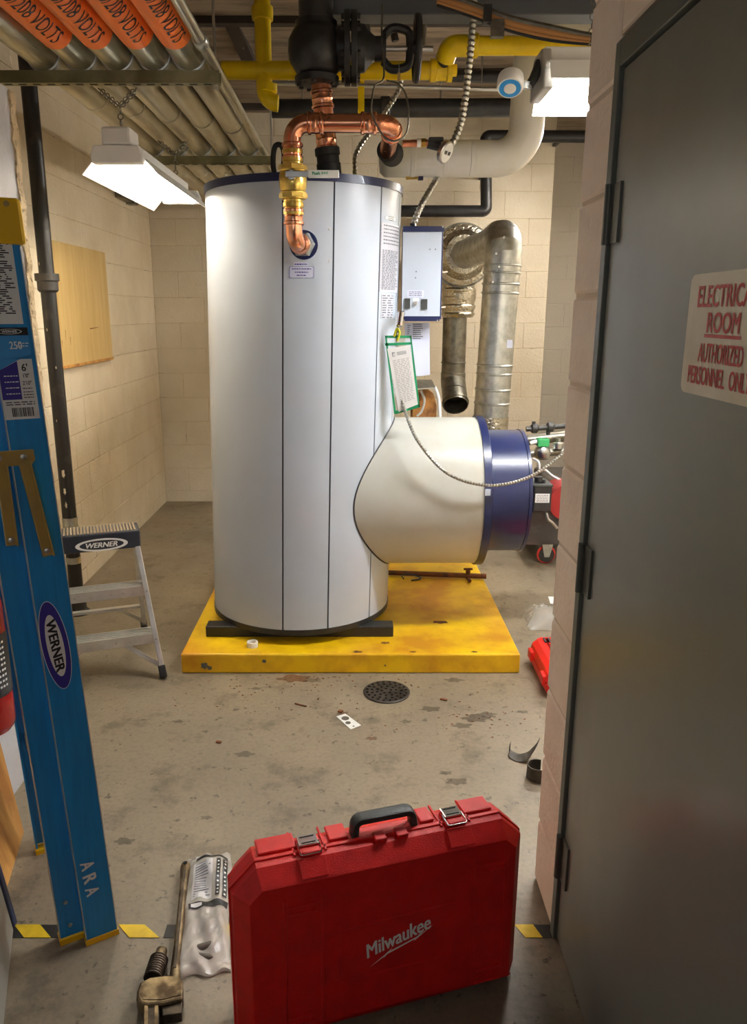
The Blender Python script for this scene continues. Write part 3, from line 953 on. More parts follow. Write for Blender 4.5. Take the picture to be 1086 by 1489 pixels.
vb = MB().lathe(vc, EZ, ((.035, -.125), (.040, -.122), (.040, -.110), (.036, -.107), (.036, -.096), (.041, -.093), (.041, -.078), (.038, -.075), (.038, -.068), (.050, -.064), (.052, -.040), (.048, -.036), (.053, -.024), (.055, 0), (.053, .024),
                         (.048, .036), (.050, .040), (.049, .058), (.038, .062), (.038, .068), (.041, .071), (.041, .084), (.036, .087), (.036, .098), (.040, .101), (.040, .113), (.035, .116)), n=32).build('valve_body', 'brass', cp)
for zz_ in (-.052, .049):
    MB().lathe(vc + Vector((0, 0, zz_ - .010)), EZ, ((.050, 0), (.056, .002), (.056, .018), (.050, .020)), n=8).build('hex_end', 'brass', vb, smooth=0)
MB().cyl(vc + Vector((0, -.05, .012)), vc + Vector((0, -.085, .012)), .017, n=18).build('stem', 'steel', vb)
MB().lathe(vc + Vector((0, -.085, .012)), -EY, ((.012, 0), (.012, .008)), n=6).build('nut', 'steel', vb, smooth=0)
lv = MB().bb(vc.x - .022, vc.x + .075, vc.y - .092, vc.y - .087, vc.z + .002, vc.z + .024).build('lever', 'steel', vb, smooth=0, bevel=.002)
lx0, lx1 = P(448, 257, 3.155).x, P(493, 257, 3.155).x
MB().bb(lx0, lx1, vc.y - .096, vc.y - .083, vc.z - .001, vc.z + .026).build('lever_sleeve', 'white_print', vb, smooth=0, bevel=.003)
t = MB()
lettering(t, 'Push', plane_fn((lx0 + .03, vc.y - .0966, vc.z + .014), EX, EZ), .016, bold=.0006)
rows(t, plane_fn((lx0, vc.y - .0966, vc.z + .009), EX, EZ), .05, .075, [0.004, .009], .003, dash=.006)
t.build('lever_print', 'green', vb, smooth=0)
# second copper drop into the tank top
c2 = thing('copper_drop', 'copper drop pipe from the black fitting into the tank top', 'pipe', (-.1, 3.52, BZ1))
D0, D1 = Vector((-.136, 3.50, 2.50)), Vector((-.103, 3.52, BZ1 + .006))
dd = (D1 - D0).normalized()
MB().cyl(D0, D1, .0395, n=28).build('pipe', 'copper_worn', c2)
sleeve(D0 + dd * .055, dd, .07, .042, par=c2)
sleeve(D0 + dd * .205, dd, .08, .042, par=c2)
MB().lathe(D0 + dd * .235, dd, ((.046, 0), (.052, .004), (.052, .03), (.047, .034), (.047, .06), (.051, .064), (.051, .11)), n=28).build('insulation_sleeve', 'black_rubber', c2)

# black iron fitting, overhead pipe and gate valve
gv = thing('gate_valve', 'black cast iron gate valve with handwheel over the tank', 'valve', (-.15, 3.5, 2.5))
VB = Vector((-.152, 3.5, 2.63))
MB().cyl(VB + Vector((0, 0, .05)), Vector((VB.x - .004, 3.5, CEIL)), .069, n=32).build('riser_pipe', 'black_iron', gv)
MB().lathe(VB, EZ, ((.045, -.135), (.088, -.13), (.09, -.105), (.07, -.10), (.085, -.085), (.108, -.05), (.115, -.01), (.112, .03), (.096, .06), (.084, .075), (.084, .095), (.07, .1)), n=36).build('elbow_body', 'black', gv)
for k in range(10):
    t_ = k * .628 + .2
    p = VB + Vector((.073 * math.cos(t_), .073 * math.sin(t_), -.128))
    MB().cyl(p, p + Vector((0, 0, -.012)), .01, n=6).build('bolt', 'black_iron', gv, smooth=0)
MB().cyl(VB, VB + Vector((.13, 0, 0)), .08, n=28).build('neck', 'black', gv)
for x_ in (.112, .140):
    MB().cyl(VB + Vector((x_, 0, 0)), VB + Vector((x_ + .024, 0, 0)), .135, n=36).build('flange', 'black', gv, bevel=.003)
for k in range(8):
    t_ = k * math.pi / 4 + .4
    p = VB + Vector((.10, .112 * math.cos(t_), .112 * math.sin(t_)))
    MB().cyl(p, p + Vector((.076, 0, 0)), .011, n=6).build('bolt', 'black_iron', gv, smooth=0)
MB().lathe(VB + Vector((.164, 0, 0)), EX, ((.09, 0), (.085, .03), (.06, .05), (.045, .07), (.045, .10), (.055, .102), (.055, .115)), n=28).build('bonnet', 'black', gv)
yk = MB()
for s_ in (-1, 1):
    yk.tube(spline([VB + Vector((.27, 0, .045 * s_)), VB + Vector((.30, 0, .072 * s_)), VB + Vector((.34, 0, .072 * s_)), VB + Vector((.372, 0, .055 * s_)), VB + Vector((.378, 0, .0))]), .017, 10)
yk.build('yoke', 'black', gv)
MB().cyl(VB + Vector((.25, 0, 0)), VB + Vector((.47, 0, 0)), .011, n=12).build('stem', 'steel', gv)
hx = VB + Vector((.405, 0, 0))
hwm = MB().ring(hx, EX, .112, .014)
for k in range(4):
    t_ = k * math.pi / 2 + .5
    hwm.tube([hx, hx + Vector((0, .11 * math.cos(t_), .11 * math.sin(t_)))], .009, 8)
hwm.cyl(hx - EX * .02, hx + EX * .02, .022, n=16)
hwm.build('handwheel', 'black', gv)
p = VB + Vector((.33, -.07, -.07))
MB().box(p + Vector((0, 0, -.05)), (.012, .002, .03)).build('tag', 'zinc', gv, smooth=0)
MB().cyl(p, p + Vector((0, 0, -.035)), .0015, n=6).build('tag_wire', 'steel', gv)

# yellow gas pipes
YG = 3.74
GR = .037
gp = thing('gas_pipe', 'yellow gas pipe running overhead behind the black valve', 'pipe', P(480, 102, YG))
GZ = P(480, 102.5, YG).z
gx0 = P(323, 102, YG).x; gx1 = P(632, 102, YG).x
GZ2 = P(740, 75, YG).z
MB().cyl((gx0, YG, GZ), (gx1 + .03, YG, GZ), GR, n=28).build('pipe', 'yellow', gp)
gx = P(383.5, 102, YG).x
MB().tube(fillet([(gx, YG, CEIL), (gx, YG, GZ - .13), (gx + .12, YG, GZ - .13)], .07)[:-1], GR - .002, 24).build('drop_pipe', 'yellow', gp)
MB().lathe((gx + .012, YG, GZ - .055), -EZ, ((GR + .008, 0), (GR + .008, .03), (GR + .002, .034)), n=24).build('coupling', 'yellow', gp)
MB().lathe((gx, YG, 2.86), -EZ, ((GR + .008, 0), (GR + .01, .02), (GR + .008, .05)), n=24).build('coupling', 'yellow', gp)
MB().lathe((gx1 - .02, YG, GZ), EX, ((GR + .008, 0), (GR + .008, .025), (GR + .004, .03), (GR + .004, .07), (GR + .009, .075), (GR + .009, .095), (.024, .096), (.024, .115)), n=28).build('tee', 'yellow', gp)
bl = Vector((gx1 + .03, YG, GZ)); b2 = Vector((gx1 + .055, YG - .075, GZ2))
MB().cyl(bl, bl.lerp(b2, .55), .03, n=20).build('nipple', 'black_iron', gp)
MB().tube(fillet([bl.lerp(b2, .45), b2, b2 + Vector((.12, 0, 0))], .05), GR + .005, 24).build('elbow', 'yellow', gp)
MB().lathe(b2 + Vector((.085, 0, 0)), EX, ((GR + .01, 0), (GR + .01, .03), (GR + .003, .033)), n=24).build('coupling', 'yellow', gp)
MB().cyl(b2 + Vector((.1, 0, 0)), b2 + Vector((1.9, 0, 0)), GR, n=28).build('pipe', 'yellow', gp)
hp = P(525, 140, 4.9)
MB().bb(hp.x - .018, hp.x + .018, 4.89, 4.91, P(525, 165, 4.9).z, CEIL).build('hanger_strap', 'yellow', thing('pipe_hanger', 'yellow strap hanger around the black pipe behind the copper', 'hanger', (hp.x, 4.9, CEIL)), smooth=0)

# white insulated pipe
WY = 3.95
wp = thing('insulated_pipe', 'thick white insulated pipe turning up beside the right lamp', 'pipe', P(650, 230, WY))
wz = P(650, 231, WY).z
wx0, wx1 = P(560, 231, WY).x, P(764, 200, WY).x
wt = P(760, 42, WY).z
WR = .081
pth = fillet([(wx0, WY, wz), (wx1, WY, wz), (wx1 + .01, WY, wt), (wx1 + 1.2, WY, wt)], .14, 12)
MB().tube(pth, WR, 32).build('jacket', 'white_ins', wp)
for f in (.25, .55, .8):
    x_ = wx0 + (wx1 - wx0 - .15) * f
    MB().lathe((x_, WY, wz), EX, ((WR, -.01), (WR + .002, -.008), (WR + .002, .012), (WR, .014)), n=32).build('tape_band', 'white_ins', wp)
MB().lathe((wx0 - .03, WY, wz), EX, ((.02, 0), (.06, .004), (WR, .03), (WR + .001, .04)), n=32).build('end_cap', 'white_ins', wp)
A5 = Vector((wx0 + .03, WY - .05, wz + .01))
bs = A4 + (A5 - A4) * -.25
MB().tube([A4 - dn * .02, A4.lerp(A5, .5), A5], [.045, .047, .055], 24).build('insulation_sleeve', 'black_rubber', wp)
# side tapping with brass nipple, valve and gauge
gg_ = thing('gauge_tapping', 'brass tapping with black knob and round dial gauge by the copper elbow', 'gauge', P(610, 208, 3.5))
MB().cyl(P(585, 209, 3.5), P(622, 208, 3.5), .014, n=14).build('nipple', 'copper_worn', gg_)
MB().cyl(P(606, 208, 3.5), P(612, 208, 3.5), .017, n=14).build('tape_wrap', 'white_print', gg_)
MB().lathe(P(612, 208, 3.5), EX, ((.019, 0), (.019, .02)), n=6).build('hex_nut', 'brass', gg_, smooth=0)
MB().cyl(P(622, 208, 3.5), P(640, 212, 3.5), .022, n=12).build('valve', 'black', gg_)
MB().box(P(634, 203, 3.48), (.06, .02, .018)).build('knob', 'black', gg_, smooth=0, bevel=.004)
c_ = P(649, 222, 3.46)
nd = Vector((.75, -.5, -.45)).normalized()
MB().lathe(c_ - nd * .03, nd, ((.02, 0), (.042, .012), (.045, .03), (.04, .034)), n=28).build('gauge_case', 'steel', gg_)
go = MB().lathe(c_ + nd * .003, nd, ((.038, 0), (.038, .002)), n=28).build('dial', 'white_print', gg_)
gx_, gy_ = frame(nd)
t = MB()
for q in (-1, 1): t.box(c_ + nd * .006 + gx_ * (.014 * q), (.018, .014, .001), gx_, gy_, nd)
t.build('dial_mark', 'black_print', go, smooth=0)
fA = thing('armoured_conduit', 'armoured flexible conduit dropping from the ceiling to the gauge', 'conduit', P(650, 215, 3.5))
flex([P(689, -6, 3.55), P(687, 40, 3.55), P(680, 110, 3.55), P(672, 170, 3.53), P(662, 200, 3.5), P(652, 216, 3.48)], .0160, .021, 12).build('armour', 'flex', fA)
fB = thing('armoured_conduit', 'armoured flexible conduit between white pipe and control box', 'conduit', P(600, 327, 3.78))
flex([P(645, 235, 4.06), P(640, 250, 3.98), P(628, 272, 3.9), P(612, 300, 3.82), P(600, 328, 3.78)], .0160, .021, 12).build('armour', 'flex', fB)
fC = thing('armoured_conduit', 'armoured flexible conduit rising behind the copper crossbar', 'conduit', P(516, 250, 4.05))
flex([Vector((P(516, 250, 4.05).x, 4.05, BZ1 - .01)), P(516, 240, 4.05), P(517, 225, 4.05), P(528, 205, 4.05), P(545, 185, 4.05), P(562, 160, 4.05), P(580, 130, 4.05), P(585, 100, 4.05)], .0130, .018, 10).build('armour', 'flex', fC)
cl = thing('capillary_loop', 'loose grey capillary tube looped round the copper elbow', 'cable', P(545, 170, 3.18))
MB().tube(spline([P(556, 6, 3.3), P(555, 60, 3.25), P(558, 112, 3.2), P(545, 125, 3.18), P(540, 150, 3.17), P(541, 165, 3.17), P(548, 183, 3.17), P(560, 200, 3.16), P(575, 205, 3.16), P(590, 195, 3.16), P(594, 170, 3.16), P(590, 138, 3.17), P(578, 122, 3.18), P(562, 117, 3.19)], 6), .0035, 8).build('tube', 'galv_dark', cl)
sl = thing('hanging_strap', 'small black strap loop beside the brass valve', 'strap', P(405, 230, 3.5))
MB().tube(spline([P(400, 262, 3.5), P(397, 235, 3.5), P(400, 213, 3.5), P(409, 212, 3.5), P(413, 228, 3.5), P(409, 262, 3.5)], 6), .011, 8).build('loop', 'black_rubber', sl)
bp = thing('black_valve_lever', 'small brass fitting with blue knob under the white pipe', 'fitting', P(605, 256, 3.95))
MB().cyl(P(590, 257, 3.95), P(608, 256, 3.95), .014, n=12).build('body', 'brass', bp)
MB().cyl(P(608, 256, 3.95), P(615, 256, 3.95), .02, n=14).build('knob', 'navy', bp)
MB().cyl(P(600, 256, 3.95), Vector((P(600, 256, 3.95).x, WY, wz)), .01, n=10).build('nipple', 'brass', bp)

# ------------------------------------------------------------------ conduit rack
CZ = 2.49
cxs = [-1.104, -.973, -.843, -.711, -.586]
lab_words = ['leftmost big', 'second big', 'middle big', 'fourth big', 'rightmost big']
for i, x in enumerate(cxs):
    c = thing('steel_conduit', lab_words[i] + ' steel conduit of the ceiling rack counted from the side wall' if i else 'big steel conduit of the ceiling rack nearest the side wall, without orange sticker', 'conduit', (x, 3.08, CZ), 'conduits on the ceiling rack')
    MB().cyl((x, 1.0, CZ), (x, WB - .01, CZ), .057, n=32, caps=True).build('pipe', 'conduit', c)
    for yj in (3.62 + .11 * i, 5.3):
        MB().lathe((x, yj, CZ), EY, ((.057, 0), (.0605, .002), (.0605, .05), (.057, .052)), n=32).build('coupling', 'conduit', c)
    if i:
        y0, y1 = 2.28, 2.835
        lb = MB().lathe((x, y0, CZ), EY, ((.0572, 0), (.0584, 0), (.0584, y1 - y0), (.0572, y1 - y0)), n=40).build('voltage_sticker', 'orange', c)
        t = MB()
        am = math.radians(-58)
        def cf(xx, yy, x=x):
            a = am + yy / .0596
            return Vector((x + .0596 * math.cos(a), 2.555 + xx, CZ + .0596 * math.sin(a)))
        lettering(t, '120/208 VOLTS', cf, .078, mx=.012, sx=.86)
        t.build('lettering', 'black_print', lb, smooth=0)
    for yc in (3.08, 4.64):
        MB().lathe((x, yc, CZ), EY, ((.058, -.016), (.0625, -.015), (.0625, .015), (.058, .016)), n=32).build('clamp', 'galv', c)
tc = thing('thin_conduit', 'thin steel conduit at the rack edge nearest the yellow pipe', 'conduit', (-.499, 3.08, 2.455), 'conduits on the ceiling rack')
MB().cyl((-.499, 1.0, 2.455), (-.499, WB - .01, 2.455), .018, n=18).build('pipe', 'conduit', tc)
MB().lathe((-.499, 2.80, 2.455), EY, ((.022, 0), (.024, .004), (.024, .05), (.022, .054)), n=20).build('coupling', 'galv', tc)
for j, (yc, x1, x0_) in enumerate(((3.08, -.48, WL), (4.64, -.44, -1.18))):
    ch = thing('strut_channel', ('nearer' if j == 0 else 'farther') + ' slotted steel channel carrying the ceiling conduits', 'channel', (-1.0, yc, 2.40), 'strut channels of the rack')
    zt = CZ - .057
    m = MB()
    m.bb(x0_, x1, yc - .0205, yc - .0175, zt - .041, zt)
    m.bb(x0_, x1, yc + .0175, yc + .0205, zt - .041, zt)
    m.bb(x0_, x1, yc - .0205, yc + .0205, zt - .041, zt - .038)
    m.build('rail', 'channel', ch, smooth=0)
    sm = MB(); x = x0_ + .03
    while x < x1 - .03:
        sm.bb(x, x + .028, yc - .007, yc + .007, zt - .0415, zt - .0411); x += .051
    sm.build('slot', 'void', ch, smooth=0)
    MB().cyl((x1 - .015, yc, zt - .05), (x1 - .015, yc, CEIL), .005, n=8).build('threaded_rod', 'steel', ch)
    MB().lathe((x1 - .015, yc, zt - .056), EZ, ((.01, 0), (.01, .012)), n=6).build('nut', 'steel', ch, smooth=0)

# ------------------------------------------------------------------ hanging lamps
LXc, LY0, LY1, LZ = -.895, 3.20, 4.30, 2.11
l1 = thing('shop_light', 'hanging twin tube shop light below the conduits', 'light', (LXc, 3.7, LZ))
def wing(s_, hw=.145):
    q = []
    for (x, z_) in ((.035, .095), (.06, .082), (.10, .05), (hw, .0)):
        q.append((s_ * x, z_))
    return q
for s_ in (-1, 1):
    q = wing(s_)
    m = MB()
    inner = [Vector((LXc + x, 0, LZ + z_)) for x, z_ in q]
    outer = [Vector((LXc + x + s_ * .002, 0, LZ + z_ + .003)) for x, z_ in q]
    prof = inner + outer[::-1]
    m.loft([[p + EY * LY0 for p in prof], [p + EY * LY1 for p in prof]])
    m.build('reflector_wing', 'lamp_white', l1, smooth=0)
MB().bb(LXc - .038, LXc + .038, LY0 - .005, LY1 + .005, LZ + .085, LZ + .135).build('housing', 'lamp_white', l1, smooth=0, bevel=.004)
for (ya, yb) in ((LY0 - .035, LY0 + .012), (LY1 - .012, LY1 + .035)):
    m = MB()
    pr = [Vector((LXc - .095, ya, LZ + .035)), Vector((LXc - .10, ya, LZ + .06)), Vector((LXc - .085, ya, LZ + .10)), Vector((LXc + .085, ya, LZ + .10)), Vector((LXc + .10, ya, LZ + .06)), Vector((LXc + .095, ya, LZ + .035))]
    m.prism(pr, (0, yb - ya, 0)).build('end_cap', 'lamp_white', l1, smooth=0, bevel=.006)
MB().bb(LXc - .055, LXc + .055, LY0 - .03, LY0 + .10, LZ + .10, LZ + .165).build('driver_box', 'lamp_white', l1, smooth=0, bevel=.01)
for x_ in (-.058, .058):
    MB().cyl((LXc + x_, LY0 + .015, LZ + .052), (LXc + x_, LY1 - .015, LZ + .052), .019, n=16).build('lamp_tube', 'tube_l', l1)
for yc in (LY0 + .06, LY1 - .1):
    apex = Vector((LXc, yc, LZ + .25))
    for s_ in (-1, 1):
        top = Vector((LXc + s_ * .06 + (.0 if s_ > 0 else -.02), yc + .02, CZ - .063))
        nn = 9
        m = MB()
        for k in range(nn):
            p = apex.lerp(top, (k + .5) / nn)
            d = (top - apex).normalized()
            a_, b_ = frame(d)
            m.ring(p, a_ if k % 2 else b_, .010, .0022, n=10, m=5)
        m.build('chain', 'galv_dark', l1)
    m = MB()
    for k in range(4):
        m.ring(Vector((LXc, yc, LZ + .16)).lerp(apex, (k + .5) / 4), EX if k % 2 else EY, .010, .0022, n=10, m=5)
    m.build('chain', 'galv_dark', l1)

RY, RX0, RX1 = 2.95, P(792, 130, 2.9).x, 1.86
RZ = P(800, 169, 3.08).z
l2 = thing('shop_light', 'twin tube shop light with blue ringed sensor, half hidden by the block jamb', 'light', (1.2, RY, RZ))
for s_ in (-1, 1):
    prof0 = wing(s_, .13)
    inner = [Vector((0, RY + y_, RZ + z_ * 1.2 + (.055 if s_ < 0 else 0) * (1 if z_ < .06 else .3))) for y_, z_ in prof0]
    outer = [p + Vector((0, s_ * .002, .003)) for p in inner]
    pr = inner + outer[::-1]
    MB().loft([[p + EX * RX0 for p in pr], [p + EX * RX1 for p in pr]]).build('reflector_wing', 'lamp_white', l2, smooth=0)
MB().bb(RX0 - .005, RX1, RY - .045, RY + .045, RZ + .115, RZ + .175).build('housing', 'lamp_white', l2, smooth=0, bevel=.004)
pr = [Vector((RX0 - .02, RY - .115, RZ + .03)), Vector((RX0 - .02, RY - .105, RZ + .09)), Vector((RX0 - .02, RY - .06, RZ + .165)), Vector((RX0 - .02, RY + .06, RZ + .165)), Vector((RX0 - .02, RY + .09, RZ + .08)), Vector((RX0 - .02, RY + .09, RZ + .03))]
MB().prism(pr, (.035, 0, 0)).build('end_cap', 'lamp_grey', l2, smooth=0, bevel=.006)
for y_ in (-.045, .05):
    MB().cyl((RX0 + .03, RY + y_, RZ + .085 - (.02 if y_ > 0 else 0)), (RX1 - .02, RY + y_, RZ + .085 - (.02 if y_ > 0 else 0)), .019, n=16).build('lamp_tube', 'tube_r', l2)
sc = P(742, 121, 2.86)
so = thing('motion_sensor', 'white motion sensor with a blue ring on a short arm', 'sensor', sc)
sn = Vector((-.12, -.52, -.84)).normalized()
MB().lathe(sc - sn * .03, sn, ((.03, 0), (.042, .006), (.044, .02), (.044, .045), (.040, .052)), n=32).build('body', 'lamp_white', so)
MB().lathe(sc + sn * .0205, sn, ((.036, 0), (.036, .0022)), n=32).build('ring', 'blue_ring', so)
MB().lathe(sc + sn * .0226, sn, ((.020, 0), (.020, .002), (.013, .006)), n=24).build('lens', 'lamp_white', so)
MB().bar(sc + Vector((.03, 0, -.002)), sc + Vector((.07, 0.02, -.004)), .02, .022).build('arm', 'steel', so, smooth=0)
MB().tube([sc + Vector((.065, .02, -.004)), sc + Vector((.082, .03, .02)), sc + Vector((.095, .04, .05)), Vector((RX0 - .018, RY - .02, RZ + .13))], .016, 8).build('swivel', 'handle', so)
for xx in (RX0 + .16, RX1 - .2):
    m = MB()
    a_, b_ = Vector((xx, RY, RZ + .175)), Vector((xx + .01, RY + .02, CEIL))
    nn = 28
    for k in range(nn): m.ring(a_.lerp(b_, (k + .5) / nn), EX if k % 2 else EY, .011, .0022, n=10, m=5)
    m.build('chain', 'galv_dark', l2)
# added lamp brightening the back wall, out of sight past the block jamb
l4 = thing('shop_light', 'added unseen twin tube fill light over the far side of the room', 'light', (1.75, 5.2, 2.5))
MB().bb(1.60, 1.90, 4.55, 5.85, 2.58, 2.62).build('housing', 'lamp_white', l4, smooth=0, bevel=.004)
for x_ in (1.68, 1.82):
    MB().cyl((x_, 4.6, 2.55), (x_, 5.8, 2.55), .019, n=16).build('lamp_tube', 'tube_fill_far', l4)
for y_ in (4.7, 5.7):
    MB().cyl((1.75, y_, 2.62), (1.75, y_, CEIL), .004, n=8).build('suspension_rod', 'steel', l4)
# added fill lamp, unseen behind the viewer, brightening the foreground
l3 = thing('fill_wall_light', 'added unseen twin tube fill light at the corridor end behind the viewer', 'light', (-.35, -1.5, 2.0))
MB().bb(-.98, .28, -1.5, -1.455, 1.98, 2.22).build('housing', 'lamp_white', l3, smooth=0, bevel=.005)
for z_ in (2.04, 2.16):
    MB().cyl((-.95, -1.43, z_), (.25, -1.43, z_), .02, n=16).build('lamp_tube', 'tube_fill_hall', l3)
    for x_ in (-.96, .26):
        MB().bb(x_ - .012, x_ + .012, -1.456, -1.405, z_ - .025, z_ + .025).build('lamp_holder', 'lamp_white', l3, smooth=0)

# ------------------------------------------------------------------ galvanised ducts
d1 = thing('air_duct', 'long galvanised air duct with elbow coming down behind the burner', 'duct', P(714, 600, 4.6))
T0 = P(733, 350, 4.6)
B0 = P(714, 600, 4.6)
dv = (T0 - B0).normalized()
E0 = Vector((.765, 5.632, T0.z))
B1 = B0 - dv * .5
R1 = .101
MB().tube([B1, B0 - dv * .02], R1 + .003, 32).build('foil_end', 'foil', d1)
MB().tube([B0 - dv * .02, T0 - dv * .16], R1, 40).build('pipe', 'galv', d1)
el = fillet([T0 - dv * .16, T0 + dv * .03, T0.lerp(E0, .22)], .13, 4)
MB().tube(el, R1 + .003, 40).build('elbow', 'galv', d1, smooth=12)
MB().tube([T0.lerp(E0, .2), E0], R1 - .004, 36).build('pipe', 'galv', d1)
for s_, rr in ((.05, .004), (.13, .004), (.22, .0), (.27, .004)):
    p = B0 + dv * s_
    MB().lathe(p, dv, ((R1, 0), (R1 + .005, .004), (R1 + .005, .010), (R1, .014)), n=36).build('bead', 'galv', d1)
for s_ in (.14, .18, .24, .29):
    p = T0 - dv * s_
    MB().lathe(p, dv, ((R1 + .001, 0), (R1 + .007, .004), (R1 + .007, .009), (R1 + .001, .013)), n=36).build('bead', 'galv', d1)
for (u, v) in ((733, 345), (721, 369), (725, 388), (716, 410)):
    p = P(u, v, 4.49)
    MB().cyl(p, p + Vector((0, -.012, 0)), .006, n=8).build('rivet', 'steel', d1)
MB().box(P(741, 500, 4.515), (.035, .004, .045), ex=Vector((1, .3, 0)).normalized()).build('tape_scrap', 'paper_blue', d1, smooth=0)
d2 = thing('open_duct', 'foil wrapped duct tee ending in an open galvanised elbow', 'duct', P(662, 560, 5.9))
tx = P(662, 440, 5.92).x
ty_ = 5.92
zc = T0.z
MB().lathe((.76, 5.64, zc), EY, ((.105, 0), (.13, .002), (.165, .04), (.17, .07), (.19, .075), (.205, .08), (.205, .12), (.18, .125)), n=40).build('foil_collar', 'foil', d2)
MB().lathe((.76, 5.635, zc), EY, ((.195, .10), (.218, .10), (.218, .16), (.195, .16)), n=40).build('collar_ring', 'galv_dark', d2)
MB().cyl((.76, 5.75, zc), (.76, WB - .008, zc), .15, n=32).build('wall_stub', 'galv_dark', d2)
prof = [(.15, 0)]
h = 0
while h < .25:
    prof += [(.128, h + .01), (.118, h + .025), (.118, h + .04), (.128, h + .052)]; h += .058
z41 = P(662, 398, ty_).z
MB().lathe((tx + .02, ty_, z41), -EZ, prof + [(.11, h + .02)], n=32).build('foil_flex', 'foil', d2)
z44, z54 = P(662, 436, ty_).z, P(662, 548, ty_).z
MB().lathe((tx + .025, ty_ - .005, z44 + .05), -EZ, ((.125, 0), (.122, .05), (.10, .12)), n=32).build('foil_wrap', 'foil', d2)
q = [Vector((tx, ty_, z44)), Vector((tx, ty_, z54)), Vector((tx - .015, ty_ - .11, z54 - .10)), Vector((tx, ty_ - .2, z54 - .19))]
MB().tube([q[0], q[1]], .088, 32, caps=False).build('pipe', 'galv_dark', d2)
MB().tube(fillet([q[1] + EZ * .03, q[1] - EZ * .03, q[3]], .10, 4), .092, 32, caps=False).build('elbow', 'galv_dark', d2, smooth=12)
e_ = (q[3] - q[1]).normalized()
MB().lathe(q[3] - e_ * .03, e_, ((.090, 0), (.099, .002), (.099, .012), (.093, .014), (.093, .03), (.088, .03), (.085, -.05)), n=32, caps=False).build('open_rim', 'galv_dark', d2)
MB().lathe(q[3] - e_ * .12, e_, ((.086, 0), (.086, .001)), n=32).build('damper_plate', 'black_iron', d2)
for z_ in (z44 - .03, z44 - .1, z54 + .1, z54 + .02):
    MB().lathe((tx, ty_, z_), EZ, ((.088, 0), (.093, .004), (.093, .01), (.088, .014)), n=32).build('bead', 'galv_dark', d2)

# ------------------------------------------------------------------ dark pipes and beams overhead at the back
def pipe_thing(name, label, cat, pts, r, m, fr_=.08, n=20, part='pipe'):
    o = thing(name, label, cat, pts[0])
    MB().tube(fillet(pts, fr_) if len(pts) > 2 else pts, r, n).build(part, m, o)
    return o
y_ = 5.4
bp1 = pipe_thing('black_pipe', 'thick horizontal black pipe high behind the white insulated riser', 'pipe', [P(395, 158, y_), P(900, 156, y_)], .055, 'black')
for u_ in (440, 640, 800):
    p_ = P(u_, 157, y_)
    MB().cyl(p_, (p_.x, p_.y, CEIL), .006, n=8).build('hanger_rod', 'steel', bp1)
MB().lathe(P(560, 157, y_), EX, ((.06, -.03), (.066, -.025), (.066, .025), (.06, .03)), n=24).build('coupling', 'black', bp1)
y_ = 6.3
lp_ = pipe_thing('black_pipe', 'black pipe loop on the back wall stepping down behind the boiler', 'pipe', [P(900, 199, y_), P(706, 198, y_), P(707, 307, y_), P(540, 307, y_)], .043, 'black', .03)
for (u_, v_) in ((820, 199), (640, 307), (707, 250)):
    p_ = P(u_, v_, y_)
    MB().bb(p_.x - .012, p_.x + .012, y_, WB - .003, p_.z - .012, p_.z + .012).build('wall_bracket', 'black_iron', lp_, smooth=0)
tr_ = pipe_thing('thin_rod', 'thin bright conduit running level behind the yellow pipe', 'conduit', [P(392, 121, 4.9), P(740, 130, 4.9)], .012, 'steel')
for u_ in (420, 700):
    p_ = P(u_, 121 + 9 * (u_ - 392) / 348, 4.9)
    MB().cyl(p_, (p_.x, p_.y, CEIL), .003, n=6).build('hanger_rod', 'steel', tr_)
sd_ = pipe_thing('black_pipe', 'short dark pipe above the motion sensor', 'pipe', [P(655, 110, 5.1), P(745, 112, 5.1)], .035, 'black')
p_ = P(700, 111, 5.1)
MB().cyl(p_, (p_.x, p_.y, CEIL), .006, n=8).build('hanger_rod', 'steel', sd_)
gb = thing('grey_beam', 'long grey painted beam under the ceiling beside the black riser', 'beam', (.5, 3.64, 2.9))
MB().bb(P(483, 20, 3.6).x, 2.3, 3.585, 3.7, P(600, 21, 3.585).z, P(600, 21, 3.585).z + .16).build('beam', 'grey_beam', gb, smooth=0, bevel=.004)
MB().bb(2.2, 2.26, 3.61, 3.67, P(600, 21, 3.585).z + .16, CEIL).build('hanger', 'grey_beam', gb, smooth=0)
for i, (u0, v0, u1, v1) in enumerate(((318, -10, 362, 88), (362, -8, 372, 70))):
    o = thing('dark_brace', ('dark diagonal brace under the ceiling beside the yellow riser', 'slim dark brace tight against the yellow riser')[i], 'brace', P(u1, v1, 5.0))
    MB().bar(P(u0, v0, 4.4), P(u1, v1, 5.2), .075 if i == 0 else .03, .04).build('bar', 'dark_wood', o, smooth=0)
for i, (u0, v0, u1, v1, r, m) in enumerate(((560, 0, 575, 60, .02, 'black'), (620, 10, 614, 66, .016, 'galv_dark'), (527, 12, 532, 60, .03, 'galv_dark'))):
    o = thing('overhead_pipe', ('slim black drop pipe above the yoke', 'slim grey conduit beside the handwheel', 'grey conduit between flange and yoke')[i], 'pipe', P(u1, v1, 4.6))
    MB().cyl(P(u0, v0 - 14, 4.6), P(u1, v1, 4.6), r, n=14).build('pipe', m, o)
cb = thing('cable_bundle', 'tan and grey cables slung below the ceiling near the right lamp', 'cables', P(760, 30, 3.3))
for i, (m, dv_, r) in enumerate((('tan', 0, .012), ('tan', 7, .009), ('galv_dark', -7, .012), ('black', 11, .007))):
    MB().tube(spline([P(636, -4 + dv_, 3.45), P(690, 14 + dv_, 3.4), P(740, 33 + dv_, 3.35), P(800, 47 + dv_, 3.3), P(870, 58 + dv_ * .6, 3.25), P(960, 64 + dv_ * .6, 3.2)]), r, 8).build('cable', m, cb)
